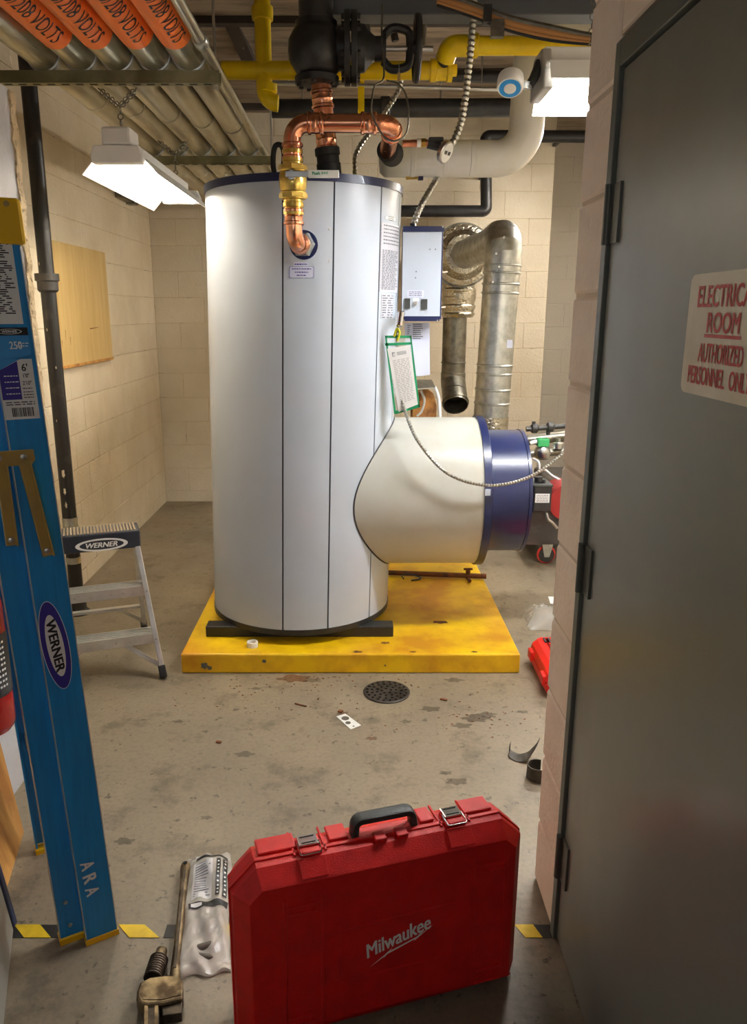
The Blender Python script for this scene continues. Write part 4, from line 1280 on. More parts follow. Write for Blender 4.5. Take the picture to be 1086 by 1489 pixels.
MB().box(P(708, 22, 3.38), (.03, .05, .06)).build('tie', 'black', cb, smooth=0)
MB().box(P(723, 42, 3.36), (.05, .03, .06)).build('clip', 'galv_dark', cb, smooth=0)
bgp = pipe_thing('beige_pipe', 'beige insulated pipe close under the ceiling at the rear', 'pipe', [P(790, 44, 4.7), P(960, 46, 4.7)], .055, 'beige_ins')
# conduit box on the left wall and the varnished board
jb = thing('wall_box', 'small grey electrical box high on the side wall under the lamp', 'electrical box', PX(176, 285, WL))
a_, b_ = PX(165, 272, WL), PX(187, 297, WL)
MB().bb(WL + .004, WL + .05, a_.y, b_.y - .1, b_.z, a_.z + .0).build('box', 'galv_dark', jb, smooth=0, bevel=.004)
MB().bb(WL + .004, WL + .07, b_.y - .09, b_.y, b_.z - .01, a_.z - .02).build('box', 'galv_dark', jb, smooth=0, bevel=.004)
MB().cyl((WL + .025, a_.y + .1, a_.z), (WL + .025, a_.y + .1, 2.9), .012, n=10).build('conduit', 'galv_dark', jb)
bd = thing('wall_board', 'varnished plywood board fixed to the cream side wall', 'board', (WL, 4.9, 1.3))
MB().bb(WL + .006, WL + .03, 4.32, 5.28, 1.31, 1.975).build('panel', 'board', bd, smooth=0, bevel=.002)
MB().bb(WL + .006, WL + .036, 4.32, 5.28, 1.298, 1.312).build('ledge', 'wood', bd, smooth=0)
m = MB()
for (u, v, du, dv_) in ((131, 478, 12, -2), (95, 480, 1, 14), (102, 490, 1, 12), (90, 495, 1, 10)):
    a_, b_ = PX(u, v, WL + .0304), PX(u + du, v + dv_, WL + .0304)
    n_ = Vector((0, (b_ - a_).z, -(b_ - a_).y)).normalized() * .003
    m.add([a_ - n_, b_ - n_ * .4, b_ + n_ * .4, a_ + n_], [(0, 1, 2, 3)])
m.build('scuff', 'rust', bd, smooth=0)

# ------------------------------------------------------------------ black drain pipe by the left wall
sx, sy = -1.515, 4.0
sp_ = thing('stand_pipe', 'black vertical standpipe with a coupling beside the side wall', 'pipe', (sx, sy, 0))
zc1, zc0 = P(70, 398, sy).z, P(70, 425, sy).z
MB().cyl((sx, sy, 0.02), (sx, sy, CEIL), .037, n=24).build('pipe', 'pipe_black', sp_)
MB().lathe((sx, sy, zc0), EZ, ((.042, 0), (.05, .01), (.05, .05), (.058, .055), (.058, zc1 - zc0)), n=24).build('coupling', 'black_iron', sp_)
za, zb = P(105, 770, sy).z, P(105, 752, sy).z
MB().cyl((sx, sy, za), (sx, sy, zb), .0395, n=24).build('band', 'galv', sp_)
za = P(110, 818, sy).z
MB().cyl((sx, sy, za), (sx, sy, za + .035), .0395, n=24).build('band', 'galv', sp_)
MB().lathe((sx, sy, 0), EZ, ((.06, 0), (.06, .015), (.045, .03), (.045, .09)), n=24).build('floor_flange', 'black_iron', sp_)
m = MB()
for (u, v, r) in ((57, 384, .008), (66, 510, .006), (66, 520, .005), (82, 535, .007), (83, 612, .006), (93, 690, .02), (95, 715, .016), (97, 735, .014), (69, 480, .007)):
    d_ = ray(u, v)
    p = P(u, v, sy - .03)
    x_ = max(min((p.x - sx) / .038, .8), -.8)
    a_ = math.asin(x_)
    c_ = Vector((sx + .0376 * math.sin(a_), sy - .0376 * math.cos(a_), p.z))
    blot(m, c_, r, (0, 0, 0), ex=Vector((math.cos(a_), math.sin(a_), 0)) * .5, ey=EZ, sq=1.4)
m.build('paint_splash', 'paint_drip', sp_, smooth=0)

# ------------------------------------------------------------------ behind the drum: gas train, burner motor, cart
gt = thing('gas_train', 'small dark gas pipe train with green tagged valve behind the blue drum', 'gas valve', P(795, 640, 4.15))
YT = 4.15
MB().cyl(P(765, 624, YT), P(840, 618, YT), .014, n=12).build('pipe', 'black_iron', gt)
for (u, v) in ((777, 623), (800, 621)):
    MB().lathe(P(u, v, YT) - EX * .02, EX, ((.018, 0), (.026, .008), (.026, .032), (.018, .04)), n=12).build('union', 'black_iron', gt)
MB().cyl(P(776, 622, YT), P(776, 613, YT), .01, n=10).build('port', 'black_iron', gt)
MB().cyl(P(797, 622, YT), P(797, 632, YT), .011, n=10).build('port', 'black_iron', gt)
MB().cyl(P(770, 660, YT), P(840, 655, YT), .02, n=14).build('pipe', 'galv_dark', gt)
MB().cyl(P(766, 640, YT + .25), P(840, 632, YT + .25), .03, n=14).build('pipe', 'galv_dark', gt)
MB().lathe(P(789, 652, YT - .02), -EZ, ((.02, -.02), (.04, 0), (.044, .02), (.036, .05), (.02, .06)), n=18).build('valve_body', 'steel', gt)
MB().box(P(789, 643, YT - .03), (.062, .05, .042)).build('green_tag', 'green_tag', gt, smooth=0, bevel=.004)
MB().tube(spline([P(771, 645, YT - .03), P(776, 643, YT - .03), P(783, 642, YT - .03)]), .011, 10).build('elbow', 'white_print', gt)
MB().lathe(P(811, 652, YT - .02), EZ, ((.028, 0), (.028, .03), (.012, .035), (.012, .055)), n=16).build('regulator', 'steel', gt)
MB().tube(spline([P(775, 667, 3.9), P(783, 672, 3.85), P(785, 685, 3.85), P(792, 683, 3.85), P(803, 692, 3.85), P(818, 700, 3.85)]), .006, 8).build('wire', 'paper', gt)
bm_ = thing('burner_motor', 'black burner motor box with white rating label beside blue drum', 'motor', P(790, 745, 3.75))
YM = 3.68
a_, b_ = P(776.5, 706, YM), P(801, 745, YM)
mo = MB().bb(a_.x, b_.x, YM, YM + .16, b_.z, a_.z).build('housing', 'black', bm_, smooth=0, bevel=.008)
MB().bb(a_.x - .002, b_.x + .002, YM - .003, YM + .16, a_.z - .008, a_.z + .004).build('lid', 'handle', bm_, smooth=0, bevel=.002)
a2, b2 = P(778.5, 718, YM - .001), P(798.5, 731, YM - .001)
lb = MB().bb(a2.x, b2.x, YM - .002, YM, b2.z, a2.z).build('rating_label', 'paper', bm_, smooth=0)
t = MB(); rows(t, plane_fn(((a2.x + b2.x) / 2, YM - .0026, (a2.z + b2.z) / 2), EX, EZ), -.028, .028, [.014, .006, -.002, -.01, -.016], .0025, dash=.01); t.build('print', 'grey_print', lb, smooth=0)
MB().cyl(P(783, 700, YM + .05), P(783, 693, YM + .05), .02, n=12).build('terminal', 'black', bm_)
MB().cyl(P(790, 703, YM + .05), P(790, 697, YM + .05), .012, n=12).build('terminal', 'black', bm_)
c_ = P(818, 725, YM + .12)
MB().lathe(c_ - EY * .1, EY, ((.02, 0), (.09, .01), (.09, .18), (.02, .2)), n=28).build('fan_housing', 'red_dull', bm_)
q = P(790, 748, YM + .1)
MB().bb(a_.x - .02, b_.x + .06, YM + .04, YM + .14, q.z - .14, b_.z).build('mount', 'black_iron', bm_, smooth=0)
MB().tube(spline([P(794, 746, YM), P(797, 755, YM - .01), P(803, 760, YM - .01), P(810, 768, YM)]), .007, 8).build('wire', 'galv', bm_)
ct = thing('blue_cart', 'blue steel cart on red wheeled castors behind the burner', 'cart', P(793, 819, 4.85))
CY = 4.85
cxx = PZ(793, 819, 0).x; CY = PZ(793, 819, 0).y
MB().bb(cxx - .09, cxx + .6, CY - .06, CY + .6, .175, .215).build('deck', 'navy', ct, smooth=0, bevel=.004)
MB().bb(cxx + .0, cxx + .55, CY + .02, CY + .5, .215, .55).build('machine_body', 'black_iron', ct, smooth=0, bevel=.02)
for (dx, dy) in ((0, 0), (.5, 0), (0, .5), (.5, .5)):
    c_ = Vector((cxx + dx, CY + dy, .062))
    wo = MB().lathe(c_ - EY * .018, EY, ((.03, 0), (.05, .0), (.05, .036), (.03, .036)), n=24).build('castor_wheel', 'black', ct)
    MB().ring(c_, EY, .052, .0105, n=28, m=8).build('tread', 'red_wheel', wo)
    m = MB()
    for s_ in (-1, 1):
        m.prism([c_ + Vector((-.016, s_ * .024, -.012)), c_ + Vector((.016, s_ * .024, -.012)), c_ + Vector((.045, s_ * .024, .11)), c_ + Vector((-.045, s_ * .024, .11))], (0, s_ * .003, 0))
    m.bb(c_.x - .05, c_.x + .05, c_.y - .04, c_.y + .04, .168, .176)
    m.cyl(c_ - EY * .03, c_ + EY * .03, .008, n=10)
    m.build('fork', 'galv', wo, smooth=0)

# steel pipe and wire lying on the pad
rp = thing('drain_rod', 'rusty thin pipe with a small cock lying on the yellow pad', 'pipe', PZ(640, 834, PADZ))
a_, b_ = PZ(560, 832, PADZ + .02), PZ(707, 838, PADZ + .02)
MB().cyl(a_ - EX * .05, b_, .015, n=12).build('pipe', 'rust', rp)
c_ = a_.lerp(b_, .82)
MB().cyl(c_ - EZ * .018, c_ + EZ * .035, .014, n=10).build('cock', 'rust', rp)
MB().box(c_ + EZ * .04, (.05, .012, .01)).build('handle', 'rust', rp, smooth=0)
MB().tube([c_ - EZ * .018, c_ + Vector((0, -.08, -.005))], .01, 8).build('spout', 'rust', rp)
wl_ = thing('wire_scrap', 'bent dark wire hook lying on the yellow pad', 'wire', PZ(598, 840, PADZ))
MB().tube(spline([PZ(587, 842, PADZ + .02), PZ(584, 836, PADZ + .03), PZ(598, 835, PADZ + .03), PZ(612, 841, PADZ + .01), PZ(598, 844, PADZ + .005)]), .004, 6).build('wire', 'black', wl_)
tr = thing('tape_roll', 'small white tape roll on the front of the yellow pad', 'tape roll', PZ(367, 941, PADZ))
c_ = PZ(367, 940, PADZ)
MB().lathe(c_, EZ, ((.020, 0), (.0255, 0), (.0255, .024), (.020, .024), (.020, 0)), n=28, caps=False).build('ring', 'white_print', tr)

# ------------------------------------------------------------------ floor items
fdp = PZ(562, 1007, 0)
fd = thing('floor_drain', 'round cast iron floor drain grate with holes', 'drain', (fdp.x, fdp.y, 0))
g_ = MB().lathe((fdp.x, fdp.y, .003), EZ, ((.10, 0), (.102, .002), (.098, .005)), n=48).build('grate', 'drain', fd)
cm = MB()
for ri, nn in ((.085, 20), (.064, 15), (.042, 10), (.021, 5)):
    for k in range(nn):
        a_ = 2 * math.pi * k / nn + ri * 20
        cm.cyl((ri * math.cos(a_), ri * math.sin(a_), -.02), (ri * math.cos(a_), ri * math.sin(a_), .03), .0062, n=8)
g_.parent = None
g_.location = (0, 0, 0)
cut(g_, cm)
g_.parent = fd
MB().cyl((fdp.x, fdp.y, 0), (fdp.x, fdp.y, .0025), .1, n=32).build('sump', 'void', fd)
kc = thing('card_tag', 'small white plastic card with round holes on the floor', 'card', PZ(507, 1049, 0))
q = [PZ(489, 1042, .001), PZ(502, 1038, .001), PZ(525, 1055, .001), PZ(510, 1061, .001)]
MB().prism(q, (0, 0, .0015)).build('card', 'white_print', kc, smooth=0)
for (u, v, r) in ((502, 1044.5, .016), (506, 1051, .011), (514, 1056, .004)):
    p = PZ(u, v, .0025); MB().cyl(p, p + EZ * .0006, r, n=18).build('hole', 'grey_part', kc)
deb = [(437, 1026, .055, .006, 'thin dark strip of scrap on the floor below the pad'), (318, 1080, .02, .012, 'tiny brown flake on the bare floor left of the drain'),
       (495, 1035, .018, .016, 'brown crumb on the floor just behind the white card'), (645, 1018, .03, .012, 'dark crumb on the floor right of the drain')]
for (u, v, L_, W_, lab_) in deb:
    p = PZ(u, v, 0)
    o = thing('floor_scrap', lab_, 'scrap', p)
    a_ = random.uniform(-.6, -.2)
    MB().box(p + EZ * .003, (L_, W_, .005), Vector((math.cos(a_), math.sin(a_), 0)), Vector((-math.sin(a_), math.cos(a_), 0))).build('flake', 'rust', o, smooth=0)
bits = MB()
for k in range(150):
    u = random.gauss(450, 90); v = 982 + abs(random.gauss(0, 26))
    if k > 95: u = random.gauss(690, 60); v = random.gauss(1040, 14)
    p = PZ(u, v, .0)
    if p.y > 3.24: continue
    r = random.uniform(.002, .007)
    bits.add([p + Vector((r * math.cos(t_ + k), r * math.sin(t_ + k) * .8, .0)) for t_ in (0, 1.6, 3.1, 4.7)] + [p + EZ * (.003)], [(0, 1, 4), (1, 2, 4), (2, 3, 4), (3, 0, 4)])
bits.build('dirt', 'rust', smooth=0, label='loose rust crumbs swept in front of the yellow pad', cat='dirt', kind='stuff')

floor_o = bpy.data.objects['floor']
k_ = 0
for (u, v, r, m_) in ((692, 1046, .07, 'stain'), (672, 1056, .05, 'stain'), (708, 1040, .05, 'stain'), (626, 1032, .05, 'stain'), (590, 1050, .03, 'stain'), (355, 1098, .045, 'stain'), (760, 1036, .03, 'stain'),
                      (428, 984, .09, 'rust_stain'), (455, 990, .05, 'stain'), (664, 1138, .05, 'stain'), (648, 1125, .03, 'stain'), (372, 1002, .03, 'stain'), (260, 1050, .03, 'stain'), (300, 1190, .025, 'stain'), (660, 990, .05, 'stain'),
                      (180, 1225, .04, 'stain'), (540, 1075, .03, 'rust_stain'), (498, 1038, .03, 'rust_stain')):
    p = PZ(u, v, .0); k_ += 1
    if p.y + r * .6 > 3.255: p.y = 3.255 - r * .6
    p.z = .0006 + .00008 * k_
    blot(MB(), p, r, (0, 0, 0), n=26, sq=.55).build('stain', m_, floor_o, smooth=0)
# red case, bag and scraps near the right jamb
rc = thing('red_tool_case', 'bright red tool case lying half behind the block jamb', 'tool case', (1.0, 3.3, 0))
o_ = PZ(766, 960, .0); o2 = PZ(796, 1022, .0)
dl = (Vector((o_.x, o_.y, 0)) - Vector((o2.x, o2.y, 0)))
dl.normalize()
dn_ = Vector((dl.y, -dl.x, 0))
c0 = Vector((o2.x, o2.y, 0))
LN = .42
def rcp(s, w_, z_): return c0 + dl * s + dn_ * w_ + EZ * z_
def oct_(i, z_, W_=.34, c=.05):
    return [rcp(c, i, z_), rcp(LN - c, i, z_), rcp(LN - i, c, z_), rcp(LN - i, W_ - c, z_), rcp(LN - c, W_ - i, z_), rcp(c, W_ - i, z_), rcp(i, W_ - c, z_), rcp(i, c, z_)]
MB().loft([oct_(.025, 0), oct_(.005, .02), oct_(.0, .06), oct_(.008, .062), oct_(.008, .068), oct_(.0, .07), oct_(.008, .11), oct_(.03, .13)]).build('shell', 'red_bright', rc, smooth=0, bevel=.004)
MB().loft([[p + EZ * 0 for p in oct_(.06, .129)], oct_(.07, .134)]).build('lid_panel', 'red_bright', rc, smooth=0)
for k in range(3):
    MB().box(rcp(.345, .06 + k * .022, .1335), (.045, .008, .006), dl, dn_).build('vent_slot', 'seam', rc, smooth=0)
for s_ in (.09, .33):
    MB().box(rcp(s_, -.002, .07), (.06, .02, .045), dl, dn_).build('latch', 'red_bright', rc, smooth=0, bevel=.004)

def crumple(name, m, parent, cen, ex, ey, L, W, H, seed, nx=14, ny=26):
    rnd = random.Random(seed)
    ph = [rnd.uniform(0, 6) for _ in range(12)]
    def top(s, r):
        w_ = 1 - .05 * math.sin(5 * r + ph[0]) - .025 * math.sin(11 * r + ph[1])
        env = max(0, (1 - s ** 4)) * max(0, 1 - abs(r) ** 8)
        hgt = H * env * (.60 + .20 * math.sin(2.1 * s + 2.2 * r + ph[2]) + .12 * math.sin(6 * r + ph[3] + 2 * s) + .07 * math.sin(9 * s + 7 * r + ph[4]) + .05 * math.sin(17 * r - 8 * s + ph[5]))
        z_ = max(hgt, .002) + .003 + .004 * (1 + math.sin(9 * s + ph[6])) * (abs(r) > .93)
        return cen + ex * (s * W / 2 * w_) + ey * (r * L / 2 + (.006 * math.sin(6 * s + ph[7]) if abs(r) > .93 else 0)) + EZ * z_
    vs, fs = [], []
    for side in (1, 0):
        for j in range(ny + 1):
            for i in range(nx + 1):
                p = top(i / nx * 2 - 1, j / ny * 2 - 1)
                if not side: p.z = .001
                vs.append(p)
    N = (nx + 1) * (ny + 1)
    for side in (0, 1):
        for j in range(ny):
            for i in range(nx):
                a_ = side * N + j * (nx + 1) + i
                q = (a_, a_ + 1, a_ + nx + 2, a_ + nx + 1)
                fs.append(q if side == 0 else q[::-1])
    for i in range(nx):
        fs.append((i, N + i, N + i + 1, i + 1)); k = ny * (nx + 1)
        fs.append((k + i + 1, N + k + i + 1, N + k + i, k + i))
    for j in range(ny):
        a_ = j * (nx + 1); fs.append((a_, a_ + nx + 1, N + a_ + nx + 1, N + a_)); b_ = a_ + nx
        fs.append((b_ + nx + 1, b_, N + b_, N + b_ + nx + 1))
    MB().add(vs, fs).build(name, m, parent, smooth=70)
    return top
sb = thing('plastic_bag', 'clear crumpled plastic bag beside the bright red case', 'bag', PZ(790, 912, 0))
p0 = PZ(800, 905, 0); p0.z = 0
crumple('film', 'bag_thin', sb, p0, EX, EY, .22, .26, .11, 3, 14, 14)
q = [p0 + Vector((-.02, -.05, .125)), p0 + Vector((.05, -.06, .125)), p0 + Vector((.06, .03, .13)), p0 + Vector((-.01, .04, .13))]
MB().prism(q, (0, 0, .002)).build('label', 'paper', sb, smooth=0)
cs = thing('curled_strip', 'dark curled metal strip on the floor with its end raised', 'scrap', PZ(765, 1105, 0))
a_ = [PZ(742, 1090, .02), PZ(740, 1100, .006), PZ(752, 1108, .001), PZ(766, 1106, .012), PZ(774, 1096, .03), PZ(780, 1086, .045), PZ(785, 1074, .06)]
sp2 = spline(a_, 6)
off_ = Vector((.01, .045, .006))
m = MB()
n_ = len(sp2)
vs = []
for k, p in enumerate(sp2):
    ww = 1 if k < n_ * .5 else max(.12, 1 - (k / n_ - .5) * 1.9)
    p = p.copy(); p.z = max(p.z, .001)
    vs += [p, p + off_ * ww, p + off_ * ww + EZ * .002, p + EZ * .002]
m.loft([vs[i * 4:i * 4 + 4] for i in range(n_)]).build('strip', 'dark_scrap', cs)
cs2 = thing('curled_strip', 'dark half ring of scrap metal tight against the block jamb', 'scrap', PZ(780, 1135, 0))
c_ = PZ(783, 1138, 0)
c_ = Vector((min(c_.x, .60), 2.46, 0)); c_ = PZ(781, 1130, 0)
m = MB()
rr = []
for k in range(13):
    a_ = math.radians(60 + 20 * k)
    d_ = Vector((math.cos(a_), math.sin(a_), 0))
    rr.append([c_ + d_ * .036, c_ + d_ * .039, c_ + d_ * .037 + EZ * .05, c_ + d_ * .034 + EZ * .05])
m.loft(rr).build('strip', 'dark_scrap', cs2)

def fit_text(mb, s, fn, w_, h_, **k):
    vs, fs = text2d(s, 1.0, **k)
    x0, x1 = min(v[0] for v in vs), max(v[0] for v in vs)
    y0, y1 = min(v[1] for v in vs), max(v[1] for v in vs)
    q = len(vs) // 4 if k.get('bold') else len(vs)
    return mb.add([lifted(fn, (x - (x0 + x1) / 2) / (x1 - x0) * w_, (y - (y0 + y1) / 2) / (y1 - y0) * h_, i // q) for i, (x, y) in enumerate(vs)], fs)
def ellipse(mb, fn, rx, ry, n=40, hole=None):
    k = len(mb.v)
    if hole is None:
        return mb.add([fn(rx * math.cos(2 * math.pi * i / n), ry * math.sin(2 * math.pi * i / n)) for i in range(n)], [tuple(range(n))])
    vs = []
    for i in range(n):
        c_, s_ = math.cos(2 * math.pi * i / n), math.sin(2 * math.pi * i / n)
        vs += [fn(rx * c_, ry * s_), fn(hole[0] * c_, hole[1] * s_)]
    return mb.add(vs, [(2 * i, 2 * ((i + 1) % n), 2 * ((i + 1) % n) + 1, 2 * i + 1) for i in range(n)])

# ------------------------------------------------------------------ sign on the door
SY0 = PX(1000, 470, DX).y
syc = PX(1053, 470, DX).y
sz1, sz0 = PX(1012, 399, DX).z, PX(992, 569, DX).z
hwS = SY0 - syc
sg = thing('door_sign', 'cream and red electrical room sign stuck on the grey door', 'sign', (DX, syc, sz0))
m = MB()
pts = []
rr = .014
for (cy, cz_, a0) in ((syc - hwS + rr, sz1 - rr, 90), (syc - hwS + rr, sz0 + rr, 180), (syc + hwS - rr, sz0 + rr, 270), (syc + hwS - rr, sz1 - rr, 0)):
    for k in range(6):
        a_ = math.radians(a0 + 18 * k)
        pts.append(Vector((DX - .0012, cy + rr * math.cos(a_), cz_ + rr * math.sin(a_))))
m.prism(pts, (.0012, 0, 0)).build('plate', 'sign', sg, smooth=0)
t = MB()
def sline(s, uL, vT, vB, wd=None):
    yl = PX(uL, (vT + vB) / 2, DX).y
    z1_, z0_ = PX(uL, vT, DX).z, PX(uL, vB, DX).z
    w_ = 2 * (yl - syc)
    fit_text(t, s, plane_fn((DX - .0016, syc, (z0_ + z1_) / 2), (0, -1, 0), EZ), wd or w_, z1_ - z0_, bold=.024)
sline('ELECTRICAL', 1017, 416, 447)
sline('ROOM', 1030, 454, 484)
sline('AUTHORIZED', 1017, 498, 526)
sline('PERSONNEL  ONLY', 1002, 530, 556)
y_l, y_r = PX(1025, 490, DX).y, 2 * syc - PX(1025, 490, DX).y
zu = PX(1025, 488.5, DX).z
t.add([(DX - .0016, y_l, zu - .002), (DX - .0016, y_r, zu - .002), (DX - .0016, y_r, zu + .003), (DX - .0016, y_l, zu + .003)], [(0, 1, 2, 3)])
t.build('lettering', 'sign_red', sg, smooth=0)

# ------------------------------------------------------------------ step stool
sa = math.radians(20)
SE = Vector((math.cos(sa), math.sin(sa), 0)); SN = Vector((math.sin(sa), -math.cos(sa), 0))
FR = Vector((-.861, 3.217, 0))
TR = FR - SN * .2 - SE * .06 + EZ * .57
SW = .37
ss = thing('step_stool', 'aluminium step stool with charcoal plastic top beside the ladder', 'step stool', FR - SE * .25 - SN * .25)
FLf = FR - SE * (SW + .12)
TLf = TR - SE * SW
RR_ = FR - SN * .58 - SE * .03; RL_ = FLf - SN * .58 + SE * .03
TRr = TR - SN * .11; TLr = TLf - SN * .11
def chan(p, q, wd, th, m, name, par, up=SN):
    return MB().bar(p, q, wd, th, up=up).build(name, m, par, smooth=0, bevel=.002)
FR1, TR1 = FR + (TR - FR) * .05, TR
for (p, q) in ((FR, TR), (FLf, TLf)):
    chan(p + (q - p) * .05, q, .022, .042, 'alu', 'front_leg', ss)
for (p, q) in ((RR_, TRr), (RL_, TLr)):
    chan(p + (q - p) * .04, q, .022, .032, 'alu', 'rear_leg', ss)
for (p, q) in ((FR, TR), (FLf, TLf), (RR_, TRr), (RL_, TLr)):
    d_ = (q - p).normalized()
    MB().bar(p + EZ * .004, p + d_ * .06, .032, .052, up=SN).build('rubber_foot', 'black', ss, smooth=0, bevel=.004)
cc = (TR + TLf) / 2 - SN * .055 + EZ * .04
cap = MB().box(cc, (SW + .03, .15, .082), SE, SN, EZ).build('top_cap', 'stool_cap', ss, smooth=0, bevel=.008)
ct_ = cc + EZ * .0412
for k in range(26):
    x_ = -SW / 2 + (k + .5) * SW / 26
    MB().box(ct_ + SE * x_ + EZ * .0015, (.0085, .135, .003), SE, SN, EZ).build('tread_rib', 'tread', cap, smooth=0)
fc = cc + SN * .0758
# oval badge on the cap front
bo_ = fc + SE * (.02)
pc = PP(148, 792, fc, SN)
sxx = (pc - fc).dot(SE)
fnS = plane_fn(fc + SE * sxx + EZ * ((pc - fc).z), SE, EZ, lift=0.0)
up_ = lambda d: (lambda x, y: fnS(x, y) + SN * d)
bg = MB(); ellipse(bg, up_(.001), .112, .029); bgo = bg.build('badge', 'white_print', cap, smooth=0)
bg = MB(); ellipse(bg, up_(.0016), .094, .021); bg.build('badge_field', 'stool_cap', bgo, smooth=0)
bg = MB(); fit_text(bg, 'WERNER', up_(.0022), .135, .023, shear=.25, bold=.03); bg.build('lettering', 'white_print', bgo, smooth=0)
for f in (.33, .69):
    a_, b_ = FLf.lerp(TLf, 1 - f * 1.0), FR.lerp(TR, 1 - f)
    mid = (a_ + b_) / 2
    d_ = (b_ - a_)
    stp = MB()
    stp.box(mid - SN * .035 + EZ * .02, (d_.length - .02, .085, .005), SE, SN, EZ)
    stp.box(mid + SN * .010, (d_.length - .02, .005, .045), SE, SN, EZ)
    stp.box(mid - SN * .077, (d_.length - .02, .005, .03), SE, SN, EZ)
    so_ = stp.build('step', 'alu', ss, smooth=0)
    for k in range(4):
        MB().box(mid - SN * (.008 + .018 * k) + EZ * .0238, (d_.length - .02, .006, .003), SE, SN, EZ).build('rib', 'alu', so_, smooth=0)
    for s_ in (-.25, .12, .25):
        p = mid + SE * (d_.length * s_) + SN * .0125
        MB().cyl(p, p + SN * .003, .005, n=8).build('rivet', 'steel', so_)
    for e_, sg_ in ((b_, 1), (a_, -1)):
        p = e_ + SN * .0215
        MB().cyl(p, p + SN * .003, .005, n=8).build('rivet', 'steel', so_)
lowR, lowL = FR.lerp(TR, .31), FLf.lerp(TLf, .31)
for (p, q) in ((lowR - SE * .17 - SN * .03, FR.lerp(TR, .09)), (lowL + SE * .17 - SN * .03, FLf.lerp(TLf, .09))):
    MB().bar(p, q, .02, .006, up=SN).build('brace', 'alu', ss, smooth=0)
rb0, rb1 = RL_.lerp(TLr, .3), RR_.lerp(TRr, .3)
MB().bar(rb0, rb1, .03, .012, up=EZ).build('rear_bar', 'alu', ss, smooth=0)
MB().bar(rb1 - SE * .12, RR_.lerp(TRr, .12), .018, .005, up=SN).build('brace', 'alu', ss, smooth=0)

# ------------------------------------------------------------------ blue folded ladder
la = math.radians(30)
LE = Vector((math.cos(la), math.sin(la), 0)); LN_ = Vector((math.sin(la), -math.cos(la), 0))
LU = Vector((-.035, -.02, 1))
LO = Vector((-.667, 1.70, 0))
def Lp(x, h, n_=0.0): return LO + LE * x + LU * h + LN_ * n_
_LN3 = LE.cross(LU).normalized()
def LQ(u, v, n_=0.0):
    p = PP(u, v, LO + LN_ * n_, _LN3)
    d = p - LO - LN_ * n_
    h = d.z / LU.z
    return (d - LU * h).dot(LE), h
ld = thing('step_ladder', 'tall blue fibreglass step ladder standing folded by the wall', 'ladder', LO)
def rail(x0, x1, h0, h1, n_, name, inward=-1, m='ladder', th=.005, fl=.028):
    b = MB()
    def bxx(xa, xb, na, nb_):
        b.loft([[Lp(xa, h, na), Lp(xb, h, na), Lp(xb, h, nb_), Lp(xa, h, nb_)] for h in (h0, h1)])
    bxx(x0, x1, n_, n_ + inward * th)
    bxx(x0, x0 + th, n_ + inward * th, n_ + inward * fl)
    bxx(x1 - th, x1, n_ + inward * th, n_ + inward * fl)
    return b.build(name, m, ld, smooth=0)
FX0, FX1 = -.034, .045
FAR = -.50
rf = rail(FX0, FX1, .012, 1.77, 0.0, 'front_rail')
rail(FX0, FX1, .012, 1.77, FAR, 'front_rail', inward=1)
rx0, rx1 = -.092, -.024
rrl = rail(rx0, rx1, .02, 1.76, -.034, 'rear_rail')
rail(rx0, rx1, .02, 1.76, FAR + .034, 'rear_rail', inward=1)
for (x0, x1, n_, iw) in ((FX0, FX1, 0, -1), (FX0, FX1, FAR, 1), (rx0, rx1, -.034, -1), (rx0, rx1, FAR + .034, 1)):
    b = MB()
    h0 = 0.0
    b.loft([[Lp(x0 - .003, h, n_ - iw * .003), Lp(x1 + .003, h, n_ - iw * .003), Lp(x1 + .003, h, n_ + iw * .032), Lp(x0 - .003, h, n_ + iw * .032)] for h in (h0, .016)])
    b.build('foot', 'yellow_plastic', ld, smooth=0)
for h in (.30, .60, .90, 1.20, 1.50):
    b = MB()
    b.loft([[Lp(FX0 + .007, h + z_, n_) for z_, xx in ((-.03, 0),)] + [Lp(FX1 - .007, h - .03, n_), Lp(FX1 - .007, h, n_), Lp(FX0 + .007, h, n_)] for n_ in (-.006, FAR + .006)])
    b.build('step', 'alu', ld, smooth=0)
for h in (.38, .95):
    b = MB()
    b.loft([[Lp(rx0 + .02, h - .02, n_), Lp(rx0 + .05, h - .02, n_), Lp(rx0 + .05, h + .02, n_), Lp(rx0 + .02, h + .02, n_)] for n_ in (-.04, FAR + .04)])
    b.build('rear_brace', 'alu', ld, smooth=0)
hc0, hc1 = 1.735, 1.825
b = MB()
b.loft([[Lp(-.115, h, .008), Lp(.058, h, .008), Lp(.058, h, FAR - .008), Lp(-.115, h, FAR - .008)] for h in (hc0, hc1)])
tco = b.build('top_cap', 'yellow_plastic', ld, smooth=0, bevel=.008)
xh, hh_ = LQ(9, 296, .008)
p = Lp(xh, hh_, .0082)
MB().cyl(p, p + LN_ * .002, .006, n=12).build('rivet', 'zinc', tco)
for (xx, n_) in ((FX0 - .0008, .0004), (FX1 - .0012, .0004), (rx0 - .0008, -.0336)):  # pale strips painting the bright edge highlight along with worn fibreglass
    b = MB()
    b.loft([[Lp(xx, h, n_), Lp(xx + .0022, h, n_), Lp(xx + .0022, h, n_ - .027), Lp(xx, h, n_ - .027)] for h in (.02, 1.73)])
    b.build('worn_edge_highlight', 'alu', ld, smooth=0)
